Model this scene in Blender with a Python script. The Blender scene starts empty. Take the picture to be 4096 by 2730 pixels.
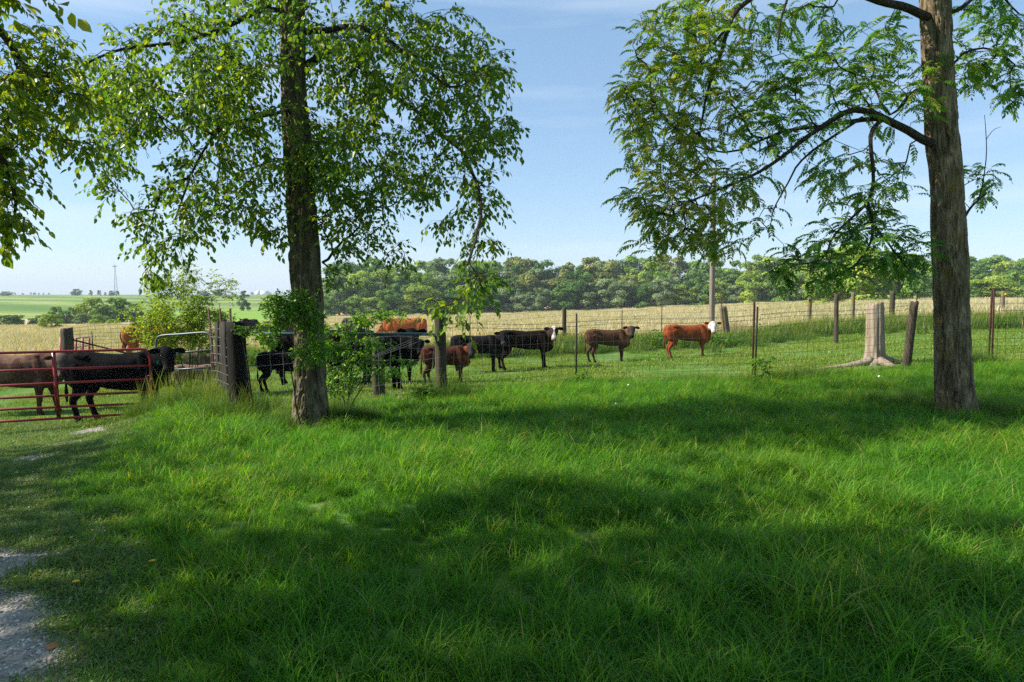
import bpy, math, random
import numpy as np
from mathutils import Vector, Matrix
random.seed(7)
rad = math.radians
SC = bpy.context.scene
COL = SC.collection

# ------------------------------------------------------------------ camera
CAM_H = 1.75
F = 2730.0            # focal length in photograph pixels (4096 wide)
CX, CY, HOR = 2048.0, 1365.0, 1180.0
PITCH = math.atan((CY - HOR) / F)
cam = bpy.data.cameras.new('camera')
cam.sensor_width = 36.0
cam.lens = F / 4096.0 * 36.0
cam.clip_start = 0.05
cam.clip_end = 20000
camo = bpy.data.objects.new('camera', cam)
camo.location = (0, 0, CAM_H)
camo.rotation_euler = (math.pi / 2 - PITCH, 0, 0)
COL.objects.link(camo)
SC.camera = camo

# ------------------------------------------------------------------ light
SUN_EL, SUN_AZ = 38.0, 3.0      # light travels towards +x and a little towards +y
ld = Vector((math.cos(rad(SUN_EL)) * math.cos(rad(SUN_AZ)), math.cos(rad(SUN_EL)) * math.sin(rad(SUN_AZ)), -math.sin(rad(SUN_EL))))
sun = bpy.data.lights.new('sun', 'SUN')
sun.energy = 5.0
sun.angle = rad(0.55)
sun.color = (1.0, 0.93, 0.80)
suno = bpy.data.objects.new('sun', sun)
suno.rotation_euler = ld.to_track_quat('-Z', 'Y').to_euler()
COL.objects.link(suno)
w = bpy.data.worlds.new('World')
SC.world = w
w.use_nodes = True
wn = w.node_tree
sky = wn.nodes.new('ShaderNodeTexSky')
sky.sky_type = 'NISHITA'
sky.sun_disc = False
sky.sun_elevation = rad(SUN_EL)
sky.sun_rotation = math.atan2(-ld.x, -ld.y)
sky.altitude = 300
sky.air_density = 1.0
sky.dust_density = 0.3
sky.ozone_density = 2.0
smix = wn.nodes.new('ShaderNodeMix')          # flat blue mixed over the sky texture to even out its brightness gradient
smix.data_type = 'RGBA'
smix.inputs[0].default_value = .45
smix.inputs[7].default_value = (1.50, 2.85, 4.35, 1)
wn.links.new(sky.outputs[0], smix.inputs[6])
# faint streaks of cirrus
wtc = wn.nodes.new('ShaderNodeTexCoord'); wmp = wn.nodes.new('ShaderNodeMapping'); wmp.inputs['Scale'].default_value = (1.2, 1.2, 11)
wns = wn.nodes.new('ShaderNodeTexNoise'); wns.inputs['Scale'].default_value = 2.2; wns.inputs['Detail'].default_value = 6
wrp = wn.nodes.new('ShaderNodeValToRGB'); wrp.color_ramp.elements[0].position = .48; wrp.color_ramp.elements[1].position = .85
wrp.color_ramp.elements[1].color = (.42, .42, .42, 1)
wn.links.new(wtc.outputs['Generated'], wmp.inputs[0]); wn.links.new(wmp.outputs[0], wns.inputs['Vector']); wn.links.new(wns.outputs[0], wrp.inputs[0])
cmix = wn.nodes.new('ShaderNodeMix'); cmix.data_type = 'RGBA'; cmix.inputs[7].default_value = (5.2, 5.6, 6.2, 1)
wn.links.new(wrp.outputs[0], cmix.inputs[0]); wn.links.new(smix.outputs[2], cmix.inputs[6])
wn.links.new(cmix.outputs[2], wn.nodes['Background'].inputs[0])
wn.nodes['Background'].inputs[1].default_value = 0.10
SC.view_settings.view_transform = 'Standard'
SC.view_settings.look = 'None'
SC.view_settings.gamma = 1.0
SC.view_settings.use_curve_mapping = False
SC.view_settings.exposure = 0.95
cy = SC.cycles
cy.use_denoising = False
cy.use_adaptive_sampling = False
cy.max_bounces = 6
cy.diffuse_bounces = 3
cy.glossy_bounces = 2
cy.transmission_bounces = 3
cy.volume_bounces = 0
cy.transparent_max_bounces = 4
cy.caustics_reflective = False
cy.caustics_refractive = False

# ------------------------------------------------------------------ helpers
def P(px, py, Y):
    """Point at distance Y in front of the camera seen at photograph pixel (px, py)."""
    a, b = (px - CX) / F, (CY - py) / F
    dy = math.cos(PITCH) + b * math.sin(PITCH)
    dz = -math.sin(PITCH) + b * math.cos(PITCH)
    t = Y / dy
    return np.array([a * t, Y, CAM_H + dz * t])

def X(px, Y):
    return (px - CX) / F * Y

def _h(ix, iy, iz, seed):
    h = (ix.astype(np.int64) * 374761393 + iy.astype(np.int64) * 668265263 + iz.astype(np.int64) * 2147483647 + seed * 1274126177) & 0xffffffff
    h = ((h ^ (h >> 13)) * 1274126177) & 0xffffffff
    h = ((h ^ (h >> 16)) * 2246822519) & 0xffffffff
    return ((h ^ (h >> 15)) & 0xffffff) / float(0xffffff)

def vnoise(p, seed=0):
    p = np.asarray(p, float)
    i = np.floor(p).astype(np.int64)
    f = p - i
    f = f * f * (3 - 2 * f)
    r = 0
    for dx in (0, 1):
        for dy in (0, 1):
            for dz in (0, 1):
                wgt = (f[..., 0] if dx else 1 - f[..., 0]) * (f[..., 1] if dy else 1 - f[..., 1]) * (f[..., 2] if dz else 1 - f[..., 2])
                r = r + wgt * _h(i[..., 0] + dx, i[..., 1] + dy, i[..., 2] + dz, seed)
    return r

def fbm(p, o=3, seed=0):
    s, a, t = 0, 1.0, 0
    for k in range(o):
        s = s + a * vnoise(np.asarray(p) * 2 ** k, seed + k)
        t += a
        a *= .5
    return s / t

def n2(x, y, s, o=2, seed=0):
    return fbm(np.stack([np.asarray(x, float) * s, np.asarray(y, float) * s, np.zeros_like(np.asarray(x, float))], -1), o, seed)

# terrain: heights on a fan of bearings and distances
_PX = np.array([-2500, 0, 600, 1250, 1800, 2400, 3000, 3700, 6500.])
_Y = np.array([0, 3, 6, 9, 11, 13, 16, 20, 24, 28, 35, 50, 80, 120, 180, 300, 500, 800, 2500, 7000.])
_Z = np.array([
    [0, 0, -.15, -.45, -.75, -1.0, -1.12, -.86, -.75, -.80, -1.0, -1.5, -2.6, -3.7, -4.5, -3.0, -.5, 2.6, 0, 0],
    [0, 0, -.15, -.45, -.73, -.97, -1.10, -.85, -.72, -.80, -1.0, -1.5, -2.6, -3.7, -4.5, -3.0, -.5, 2.6, 0, 0],
    [0, 0, -.08, -.18, -.38, -.68, -.95, -.72, -.62, -.72, -.9, -1.4, -2.4, -3.3, -4.2, -3.0, -.5, 2.5, 0, 0],
    [0, 0, 0, -.03, -.10, -.28, -.50, -.50, -.50, -.60, -.8, -1.3, -2.2, -3.1, -4.0, -3.2, -1., 2.2, 0, 0],
    [0, 0, 0, 0, -.03, -.12, -.40, -.42, -.40, -.35, -.5, -.9, -1.7, -2.6, -3.6, -3.2, -1., 2.0, 0, 0],
    [0, 0, 0, 0, 0, -.02, -.16, -.33, -.30, -.20, -.25, -.5, -1., -1.6, -2.4, -2.5, -1., 2.0, 0, 0],
    [0, 0, 0, 0, .02, .05, .0, -.15, -.10, .0, .10, .05, -.1, -.3, -.6, 0, 1., 2, 0, 0],
    [0, 0, 0, .05, .13, .22, .25, .30, .45, .60, .75, .8, .8, .7, .6, 1., 2., 2.5, 0, 0],
    [0, 0, .02, .10, .2, .32, .38, .45, .60, .80, .95, 1., 1., 1., 1., 1.3, 2., 2.5, 0, 0]])
_R = 6
_ui = np.linspace(0, len(_PX) - 1, (len(_PX) - 1) * _R + 1)
_yi = np.linspace(0, len(_Y) - 1, (len(_Y) - 1) * _R + 1)
_PXd = np.interp(_ui, np.arange(len(_PX)), _PX)
_Yd = np.interp(_yi, np.arange(len(_Y)), _Y)
_t = np.stack([np.interp(_Yd, _Y, r) for r in _Z])
_t = np.stack([np.interp(_PXd, _PX, _t[:, j]) for j in range(_t.shape[1])], 1)
def _blur(a, ax):
    k = 3
    pad = [(0, 0), (0, 0)]
    pad[ax] = (k, k)
    b = np.pad(a, pad, mode='edge')
    return sum(np.take(b, range(q, q + a.shape[ax]), ax) for q in range(2 * k + 1)) / (2 * k + 1)
_t = _blur(_blur(_t, 0), 1)

def G(x, y):
    x = np.asarray(x, float); y = np.asarray(y, float)
    yy = np.clip(y, 0, 6999)
    u = x / np.maximum(y, 6.0) * F + CX
    u = np.clip(u, -2499, 6499)
    fu = np.interp(u, _PXd, np.arange(len(_PXd)))
    fy = np.interp(yy, _Yd, np.arange(len(_Yd)))
    i = np.minimum(fu.astype(int), len(_PXd) - 2); j = np.minimum(fy.astype(int), len(_Yd) - 2)
    a, b = fu - i, fy - j
    z = (_t[i, j] * (1 - a) * (1 - b) + _t[i + 1, j] * a * (1 - b) + _t[i, j + 1] * (1 - a) * b + _t[i + 1, j + 1] * a * b)
    amp = np.clip(y / 60.0, .35, 1.0) * np.where(y > 150, 3.0, 1.0)
    z = z + (n2(x, y, .35, 2, 5) - .5) * .07 * np.clip(y / 20, .4, 1) + (n2(x, y, .02, 2, 9) - .5) * .5 * np.clip((y - 60) / 100, 0, 1)
    # grassy mound in front of the small gate
    z = z + .16 * np.exp(-(((x + 5.4) / 1.3) ** 2 + ((y - 11.6) / 1.1) ** 2))
    return z

def g1(x, y):
    return float(G(np.array([x]), np.array([y]))[0])

class MB:
    """collects vertices and faces; builds ONE mesh object"""
    def __init__(self):
        self.v, self.f, self.n, self.t = [], [], 0, []
    def add(self, v, faces, tint=None):
        v = np.asarray(v, float).reshape(-1, 3)
        for fa in faces:
            fa = np.asarray(fa, int)
            if fa.size:
                self.f.append(fa + self.n)
        self.v.append(v)
        if tint is None:
            tint = np.zeros(len(v))
        self.t.append(np.broadcast_to(np.asarray(tint, float), (len(v),)))
        self.n += len(v)
    def box(self, c, s, rz=0, tilt=None, tint=0):
        x, y, z = np.array(s) / 2.
        v = np.array([[a * x, b * y, d * z] for d in (-1, 1) for a, b in ((-1, -1), (1, -1), (1, 1), (-1, 1))])
        R = Matrix.Rotation(rz, 3, 'Z')
        if tilt:
            R = R @ Matrix.Rotation(tilt[0], 3, 'X') @ Matrix.Rotation(tilt[1], 3, 'Y')
        v = v @ np.array(R).T + np.array(c)
        self.add(v, [[(0, 3, 2, 1), (4, 5, 6, 7), (0, 1, 5, 4), (1, 2, 6, 5), (2, 3, 7, 6), (3, 0, 4, 7)]], tint)
    def tube(self, pts, r, n=8, caps=True, tint=0, side=None, r2=None):
        v, q, t = tube(pts, r, n, caps, side, r2)
        self.add(v, [q, t], tint)
    def mesh(self, name, mats, smooth=True):
        me = bpy.data.meshes.new(name)
        V = np.concatenate(self.v) if self.v else np.zeros((0, 3))
        lens = np.concatenate([np.full(len(f), f.shape[1]) for f in self.f]).astype(np.int32)
        idx = np.concatenate([f.ravel() for f in self.f]).astype(np.int32)
        me.vertices.add(len(V)); me.vertices.foreach_set('co', V.ravel().astype(np.float32))
        me.loops.add(len(idx)); me.loops.foreach_set('vertex_index', idx)
        me.polygons.add(len(lens))
        st = np.concatenate([[0], np.cumsum(lens)[:-1]]).astype(np.int32)
        me.polygons.foreach_set('loop_start', st)
        me.polygons.foreach_set('loop_total', lens)
        if smooth:
            me.polygons.foreach_set('use_smooth', np.ones(len(lens), bool))
        me.update(calc_edges=True)
        a = me.attributes.new('tint', 'FLOAT', 'POINT')
        a.data.foreach_set('value', np.concatenate(self.t).astype(np.float32))
        for m in (mats if isinstance(mats, (list, tuple)) else [mats]):
            me.materials.append(m)
        return me
    def build(self, name, mats, parent=None, smooth=True, loc=None):
        if loc is not None:
            for i in range(len(self.v)):
                self.v[i] = self.v[i] - np.asarray(loc)
        me = self.mesh(name, mats, smooth)
        return put(name, me, parent, loc)

def put(name, me, parent=None, loc=None, rot=None, sc=None):
    o = bpy.data.objects.new(name, me)
    COL.objects.link(o)
    if parent is not None: o.parent = parent
    if loc is not None: o.location = [float(c) for c in loc]
    if rot is not None: o.rotation_euler = rot
    if sc is not None: o.scale = sc if hasattr(sc, '__len__') else (sc, sc, sc)
    return o

def tag(o, label=None, cat=None, group=None, kind=None):
    if label: o['label'] = label
    if cat: o['category'] = cat
    if group: o['group'] = group
    if kind: o['kind'] = kind
    return o

def empty(name, loc, label, cat, group=None, rz=0):
    o = bpy.data.objects.new(name, None)
    COL.objects.link(o)
    o.location = [float(c) for c in loc]
    o.rotation_euler = (0, 0, rz)
    return tag(o, label, cat, group)

def frames(pts, side=None):
    p = np.asarray(pts, float)
    T = np.gradient(p, axis=0)
    T /= np.linalg.norm(T, axis=1)[:, None] + 1e-12
    if side is None:
        side = np.array([1., 0, 0]) if abs(T[0][0]) < .8 else np.array([0, 1., 0])
    A = np.zeros_like(p); a = np.asarray(side, float)
    for i in range(len(p)):
        a = a - T[i] * np.dot(a, T[i])
        a = a / (np.linalg.norm(a) + 1e-12)
        A[i] = a
    return T, A, np.cross(T, A)

def tube(pts, r, n=8, caps=True, side=None, r2=None):
    p = np.asarray(pts, float)
    m = len(p)
    r = np.broadcast_to(np.asarray(r, float), (m,))
    r2 = r if r2 is None else np.broadcast_to(np.asarray(r2, float), (m,))
    T, A, B = frames(p, side)
    th = np.linspace(0, 2 * np.pi, n, endpoint=False)
    v = p[:, None] + A[:, None] * (np.cos(th)[None, :, None] * r[:, None, None]) + B[:, None] * (np.sin(th)[None, :, None] * r2[:, None, None])
    v = v.reshape(-1, 3)
    i = np.arange(m - 1)[:, None] * n; j = np.arange(n)[None, :]; k = (j + 1) % n
    q = np.stack([i + j, i + k, i + n + k, i + n + j], -1).reshape(-1, 4)
    t = np.zeros((0, 3), int)
    if caps:
        v = np.concatenate([v, p[:1], p[-1:]])
        a, b = m * n, m * n + 1
        j = np.arange(n); k = (j + 1) % n; e = (m - 1) * n
        t = np.concatenate([np.stack([np.full(n, a), k, j], 1), np.stack([np.full(n, b), e + j, e + k], 1)])
    return v, q, t

def smooth_path(pts, n):
    """Catmull-Rom through points"""
    p = np.asarray(pts, float)
    if len(p) == 2:
        t = np.linspace(0, 1, n)[:, None]
        return p[0] * (1 - t) + p[1] * t
    e = np.concatenate([[2 * p[0] - p[1]], p, [2 * p[-1] - p[-2]]])
    out = []
    for s in np.linspace(0, len(p) - 1, n):
        i = min(int(s), len(p) - 2); t = s - i
        a, b, c, d = e[i], e[i + 1], e[i + 2], e[i + 3]
        out.append(.5 * (2 * b + (c - a) * t + (2 * a - 5 * b + 4 * c - d) * t * t + (3 * b - a - 3 * c + d) * t ** 3))
    return np.array(out)

# ------------------------------------------------------------------ materials
class NT:
    def __init__(self, name):
        self.m = bpy.data.materials.new(name)
        self.m.use_nodes = True
        self.t = self.m.node_tree
        self.t.nodes.clear()
        self.out = self.t.nodes.new('ShaderNodeOutputMaterial')
    def n(self, typ, ins=None, **kw):
        nd = self.t.nodes.new('ShaderNode' + typ)
        for k, v in kw.items(): setattr(nd, k, v)
        for k, v in (ins or {}).items():
            s = nd.inputs[k]
            if isinstance(v, bpy.types.NodeSocket): self.t.links.new(v, s)
            else: s.default_value = v
        return nd
    def ramp(self, fac, stops, interp='LINEAR'):
        nd = self.t.nodes.new('ShaderNodeValToRGB')
        nd.color_ramp.interpolation = interp
        el = nd.color_ramp.elements
        while len(el) < len(stops): el.new(.5)
        for e, (p, c) in zip(el, stops):
            e.position = p
            e.color = (c[0], c[1], c[2], 1) if hasattr(c, '__len__') else (c, c, c, 1)
        self.t.links.new(fac, nd.inputs[0])
        return nd.outputs[0]
    def noise(self, scale, detail=3, vec=None, rough=.55, dist=0.):
        ins = {'Scale': scale, 'Detail': detail, 'Roughness': rough, 'Distortion': dist}
        if vec is not None: ins['Vector'] = vec
        return self.n('TexNoise', ins).outputs[0]
    def pos(self, scale=(1, 1, 1)):
        g = self.n('NewGeometry').outputs['Position']
        return self.n('Mapping', {'Vector': g, 'Scale': scale}).outputs[0]
    def obj(self, scale=(1, 1, 1)):
        g = self.n('TexCoord').outputs['Object']
        return self.n('Mapping', {'Vector': g, 'Scale': scale}).outputs[0]
    def mix(self, fac, a, b, mode='MIX'):
        nd = self.t.nodes.new('ShaderNodeMix'); nd.data_type = 'RGBA'; nd.blend_type = mode
        for s, v in ((nd.inputs[0], fac), (nd.inputs[6], a), (nd.inputs[7], b)):
            if isinstance(v, bpy.types.NodeSocket): self.t.links.new(v, s)
            elif hasattr(v, '__len__'): s.default_value = (v[0], v[1], v[2], 1)
            else: s.default_value = v
        return nd.outputs[2]
    def attr(self, name):
        return self.n('Attribute', attribute_name=name)
    def bump(self, h, strength=.5, dist=.02):
        return self.n('Bump', {'Height': h, 'Strength': strength, 'Distance': dist}).outputs[0]
    def bsdf(self, color, rough=.7, spec=.3, normal=None, metal=0., sheen=0.):
        ins = {'Base Color': color if isinstance(color, bpy.types.NodeSocket) else (*color, 1), 'Roughness': rough, 'Specular IOR Level': spec, 'Metallic': metal, 'Sheen Weight': sheen}
        if normal is not None: ins['Normal'] = normal
        return self.n('BsdfPrincipled', ins).outputs[0]
    def done(self, sh):
        self.t.links.new(sh, self.out.inputs[0])
        return self.m

def foliage(name, stops, trans=.45, rough=.45, spec=.35, patch=None, tcol=(1.25, 1.15, .35)):
    k = NT(name)
    c = k.ramp(k.attr('tint').outputs['Fac'], stops)
    if patch:
        c = k.mix(k.ramp(k.noise(patch[0], 3, k.pos()), [(.35, 0), (.7, 1)]), c, k.mix(1., c, patch[1], 'MULTIPLY'))
    if not trans:
        return k.done(k.bsdf(c, rough, spec))
    b = k.bsdf(c, rough, spec)
    tc = k.mix(1., c, tcol, 'MULTIPLY')
    t = k.n('BsdfTranslucent', {'Color': tc}).outputs[0]
    return k.done(k.n('MixShader', {0: trans, 1: b, 2: t}).outputs[0])

M = {}
M['grass'] = foliage('grass_blade', [(0, (.026, .12, .016)), (.45, (.080, .275, .028)), (.8, (.185, .39, .036)), (.97, (.30, .46, .06)), (1, (.42, .40, .15))], .58, .5, .22, (.6, (1.4, 1.05, .8)), (1.15, 1.15, .25))
M['trodden'] = foliage('trodden_growth', [(0, (.06, .15, .03)), (.5, (.12, .24, .045)), (.85, (.19, .27, .07)), (1, (.34, .30, .17))], .4, .5, .3, (1.5, (1.3, 1.05, .9)))
M['lawn'] = foliage('short_grass', [(0, (.07, .16, .02)), (.5, (.165, .29, .04)), (.85, (.27, .37, .07)), (1, (.50, .43, .22))], .35, .6, .2, (.35, (1.35, 1.05, 1.1)))
M['straw'] = foliage('dry_grass', [(0, (.27, .26, .13)), (.35, (.48, .42, .28)), (.8, (.68, .60, .44)), (1, (.80, .73, .58))], .3, .6, .25, (.06, (.74, .82, .58)))
M['weed'] = foliage('tall_weed', [(0, (.035, .105, .016)), (.5, (.09, .19, .026)), (.85, (.18, .25, .04)), (1, (.36, .31, .14))], .45, .5, .3, (.5, (1.3, 1.15, .9)))
M['leafy'] = foliage('broad_weed_leaf', [(0, (.04, .11, .016)), (.6, (.085, .20, .025)), (1, (.16, .27, .04))], .45, .6, .2)
M['leaf'] = foliage('ovate_leaf', [(0, (.06, .15, .016)), (.45, (.13, .25, .024)), (.8, (.26, .34, .030)), (1, (.40, .40, .05))], .58, .38, .45)
M['leaf_near'] = foliage('near_leaf', [(0, (.10, .20, .018)), (.45, (.23, .34, .028)), (.8, (.38, .42, .034)), (1, (.48, .44, .05))], .60, .38, .45)
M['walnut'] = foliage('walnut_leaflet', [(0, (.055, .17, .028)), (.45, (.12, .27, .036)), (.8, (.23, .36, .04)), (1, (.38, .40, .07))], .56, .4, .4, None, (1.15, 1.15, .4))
M['shrub'] = foliage('shrub_leaf', [(0, (.13, .24, .022)), (.5, (.27, .40, .04)), (.85, (.38, .46, .05)), (1, (.50, .46, .11))], .55, .42, .35)
M['sapling'] = foliage('sapling_leaf', [(0, (.07, .20, .022)), (.5, (.15, .33, .035)), (1, (.27, .42, .05))], .5, .42, .4)

def far_leaf(name, a, b, c):
    return foliage(name, [(0, [q * 1.75 for q in a]), (.5, [q * 2.1 for q in b]), (1, [q * 2.2 for q in c])], .3, .7, .12)
FAR = [far_leaf('dark_oak_leaves', (.030, .070, .016), (.048, .098, .022), (.075, .13, .03)),
       far_leaf('mid_green_leaves', (.040, .088, .016), (.070, .130, .022), (.115, .175, .032)),
       far_leaf('yellow_green_leaves', (.065, .115, .016), (.120, .175, .025), (.19, .235, .04)),
       far_leaf('olive_leaves', (.055, .080, .020), (.100, .120, .032), (.16, .16, .05)),
       far_leaf('grey_green_leaves', (.055, .085, .035), (.085, .125, .055), (.13, .17, .08))]

def bark(name, c0, c1, c2, lichen, scale=11):
    k = NT(name)
    p = k.pos((1, 1, .22))
    n = k.noise(scale, 6, p, .65, .6)
    v = k.n('TexVoronoi', {'Vector': p, 'Scale': scale * 1.3}, feature='DISTANCE_TO_EDGE').outputs[0]
    c = k.ramp(n, [(.34, c0), (.5, c1), (.66, c2)])
    l = k.ramp(k.noise(5, 5, k.pos((1, 1, .6)), .7), [(.56, 0), (.66, 1)])
    c = k.mix(l, c, lichen)
    hh = k.n('Math', {0: n, 1: v}, operation='ADD').outputs[0]
    return k.done(k.bsdf(c, .9, .15, k.bump(hh, 1.0, .045)))
M['bark_l'] = bark('brown_furrowed_bark', (0.037, 0.029, 0.018), (0.125, 0.098, 0.062), (0.266, 0.221, 0.150), (0.091, 0.099, 0.050))
M['bark_r'] = bark('grey_ridged_bark', (0.044, 0.032, 0.018), (0.167, 0.126, 0.077), (0.333, 0.261, 0.174), (0.176, 0.122, 0.033))
M['twig'] = bark('twig_bark', (0.028, 0.021, 0.015), (0.059, 0.046, 0.034), (0.091, 0.070, 0.052), (0.063, 0.063, 0.042), 30)
M['far_bark'] = bark('far_bark', (.08, .07, .055), (.16, .14, .11), (.25, .22, .18), (.15, .15, .1), 3)

def wood(name, c0, c1, c2, moss=None, zs=.12, scale=24, rough=.85):
    k = NT(name)
    p = k.obj((1, 1, zs))
    n = k.noise(scale, 6, p, .7, .8)
    c = k.ramp(n, [(.28, c0), (.5, c1), (.72, c2)])
    if moss:
        c = k.mix(k.ramp(k.noise(3.5, 4, k.obj((1, 1, .5))), [(.5, 0), (.62, 1)]), c, moss)
    return k.done(k.bsdf(c, rough, .2, k.bump(n, .8, .012)))
M['post_dark'] = wood('dark_creosoted_wood', (0.0032, 0.0027, 0.0024), (0.0095, 0.0076, 0.0059), (0.0203, 0.0157, 0.0113))
M['post_brown'] = wood('weathered_brown_wood', (0.0240, 0.0176, 0.0128), (0.0600, 0.0464, 0.0320), (0.1040, 0.0800, 0.0560))
M['post_mossy'] = wood('mossy_post_wood', (0.024, 0.021, 0.013), (0.066, 0.054, 0.036), (0.114, 0.096, 0.066), (0.036, 0.051, 0.018))
M['post_grey'] = wood('grey_split_wood', (0.0113, 0.0097, 0.0081), (0.0290, 0.0254, 0.0210), (0.0532, 0.0476, 0.0399))
M['post_lichen'] = wood('lichen_covered_wood', (0.068, 0.056, 0.038), (0.143, 0.120, 0.083), (0.225, 0.195, 0.143), (0.225, 0.143, 0.034))
M['pole'] = wood('grey_pole_wood', (0.112, 0.095, 0.073), (0.189, 0.164, 0.133), (0.266, 0.238, 0.196), None, .04, 30)
M['stump'] = wood('bleached_stump_wood', (0.07, 0.05, 0.035), (0.25, 0.195, 0.145), (0.40, 0.34, 0.275), None, .10, 12)

def paint(name, c, rough=.4, metal=0., rust=None, spec=.5):
    k = NT(name)
    n = k.noise(9, 5, k.pos(), .65)
    cc = k.mix(k.ramp(n, [(.3, 0), (.75, .5)]), c, tuple(x * .62 for x in c))
    if rust:
        cc = k.mix(k.ramp(k.noise(14, 5, k.pos(), .7), [(.52, 0), (.64, 1)]), cc, rust)
    return k.done(k.bsdf(cc, rough, spec, k.bump(n, .12, .004), metal))
M['red_paint'] = paint('red_gate_paint', (.26, .012, .016), .30, 0, (.13, .03, .02))
M['red_faded'] = paint('faded_red_paint', (.45, .05, .05), .5)
M['white_faded'] = paint('pale_gate_paint', (.55, .45, .47), .5)
M['galv'] = paint('galvanised_steel', (.07, .10, .12), .45, .1)
M['green_pipe'] = paint('dark_green_pipe_paint', (.018, .05, .048), .28, .2)
M['rust_post'] = paint('rusty_steel', (.075, .028, .020), .75, .1, (.055, .026, .018), .25)
M['dark_post'] = paint('dark_green_steel', (.028, .034, .026), .6, .2, (.07, .03, .02), .3)
M['wire'] = paint('fence_wire', (.065, .068, .055), .55, .2, (.08, .05, .035))
M['wire_bright'] = paint('bright_fence_wire', (.42, .43, .44), .4, .5)
M['rust_wire'] = paint('rusty_wire', (.11, .075, .05), .7, .2)
M['tower'] = paint('tower_steel', (.33, .36, .40), .6, .1)
M['white_roof'] = paint('white_barn_metal', (.75, .77, .80), .5)
M['tag_green'] = paint('green_plastic_tag', (.01, .20, .09), .4)
M['tag_yellow'] = paint('yellow_plastic', (.75, .55, .04), .4)
M['tag_orange'] = paint('orange_plastic', (.7, .30, .04), .4)
M['eye'] = paint('dark_eye', (.01, .008, .006), .12)
M['petal'] = paint('yellow_petal', (.85, .50, .01), .6)
M['fluff'] = paint('white_seed_fluff', (.75, .75, .72), .9)
M['dead_leaf'] = paint('orange_dead_leaf', (.45, .16, .05), .7)
M['nut'] = paint('green_nut_husk', (.12, .14, .02), .6)

k = NT('cattle_coat')
cc = k.attr('coat').outputs['Color']
fur = k.noise(16, 5, k.obj((1, 1, .28)), .65, .5)
c = k.mix(k.ramp(fur, [(.3, 0), (.7, 1)]), k.mix(1., cc, (.62, .62, .62), 'MULTIPLY'), k.mix(1., cc, (1.28, 1.24, 1.2), 'MULTIPLY'))
big = k.noise(3.0, 2, k.obj(), .5)
M['coat'] = k.done(k.bsdf(c, .75, .02, k.bump(k.n('Math', {0: fur, 1: big}, operation='ADD').outputs[0], .35, .02), 0, 0))

# ground
k = NT('lawn_soil')
p = k.pos()
n = k.noise(1.2, 5, p, .6)
c = k.ramp(n, [(.3, (.05, .12, .02)), (.52, (.085, .18, .03)), (.66, (.17, .20, .07)), (.8, (.28, .24, .14))])
c = k.mix(k.ramp(k.noise(.15, 3, p), [(.4, 0), (.7, .5)]), c, (.10, .15, .03))
M['ground'] = k.done(k.bsdf(c, .95, .1, k.bump(k.noise(25, 4, p), .6, .03)))
k = NT('dry_meadow_floor')
p = k.pos((1, .35, 1))
n = k.noise(.35, 6, p, .65)
c = k.ramp(n, [(.3, (.34, .27, .15)), (.5, (.52, .41, .25)), (.7, (.62, .50, .33))])
g = k.ramp(k.noise(.045, 4, p), [(.5, 0), (.62, .65)])
c = k.mix(g, c, (.13, .18, .045))
M['meadow'] = k.done(k.bsdf(c, .95, .1, k.bump(k.noise(3, 4, p), .5, .2)))
k = NT('crop_rows')
p = k.pos()
wv = k.n('TexWave', {'Vector': k.n('Mapping', {'Vector': p, 'Rotation': (0, 0, .5)}).outputs[0], 'Scale': .0042, 'Distortion': 5., 'Detail': 3., 'Detail Scale': 1.4}, bands_direction='Y').outputs[0]
fine = k.n('TexWave', {'Vector': k.n('Mapping', {'Vector': p, 'Rotation': (0, 0, -.9)}).outputs[0], 'Scale': .055, 'Distortion': 1.5, 'Detail': 1., 'Detail Scale': .5}).outputs[0]
c = k.ramp(wv, [(.0, (.075, .15, .022)), (.35, (.13, .225, .03)), (.7, (.20, .29, .045)), (.93, (.26, .32, .06)), (1, (.34, .33, .13))])
c = k.mix(k.ramp(fine, [(.2, .45), (.8, 0)]), c, (.09, .165, .03))
c = k.mix(k.ramp(k.noise(.012, 3, p), [(.45, 0), (.6, .8)]), c, (.13, .20, .05))
M['crop'] = k.done(k.bsdf(c, .95, .1))
k = NT('hay_slope')
p = k.pos((1, .3, 1))
c = k.ramp(k.noise(.08, 5, p), [(.3, (.15, .27, .035)), (.7, (.23, .35, .055))])
M['hay'] = k.done(k.bsdf(c, .95, .1))
k = NT('pale_gravel')
p = k.pos()
v = k.n('TexVoronoi', {'Vector': p, 'Scale': 55.})
c = k.mix(.55, k.ramp(v.outputs['Color'], [(.1, (.20, .175, .15)), (.9, (.48, .44, .39))]), k.ramp(k.noise(6, 5, p), [(.3, (.17, .14, .11)), (.7, (.40, .36, .31))]))
M['gravel'] = k.done(k.bsdf(c, .9, .2, k.bump(v.outputs['Distance'], .8, .01)))
k = NT('pebble')
c = k.ramp(k.n('ObjectInfo').outputs['Random'], [(0, (.20, .18, .16)), (.5, (.40, .36, .32)), (1, (.60, .56, .51))])
M['pebble'] = k.done(k.bsdf(c, .85, .2))

# ------------------------------------------------------------------ haze
def build_haze():
    mb = MB()
    mb.box((0, 2450, 40), (9000, 5900, 104))
    k = NT('thin_air')
    v = k.n('VolumePrincipled', {'Color': (.78, .88, 1.0, 1), 'Density': HAZE, "Anisotropy": 0.0}).outputs[0]
    k.t.links.new(v, k.out.inputs['Volume'])
    tag(mb.build('haze', k.m, smooth=False), kind='stuff')
HAZE = .00030
build_haze()
# ------------------------------------------------------------------ ground sheets
def lane_edge(y):
    return np.interp(y, [-5, 0, 3.1, 5.2, 6.8, 12.5, 14], [.4, -.8, -1.95, -3.5, -4.6, -6.7, -7.2])

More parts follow.
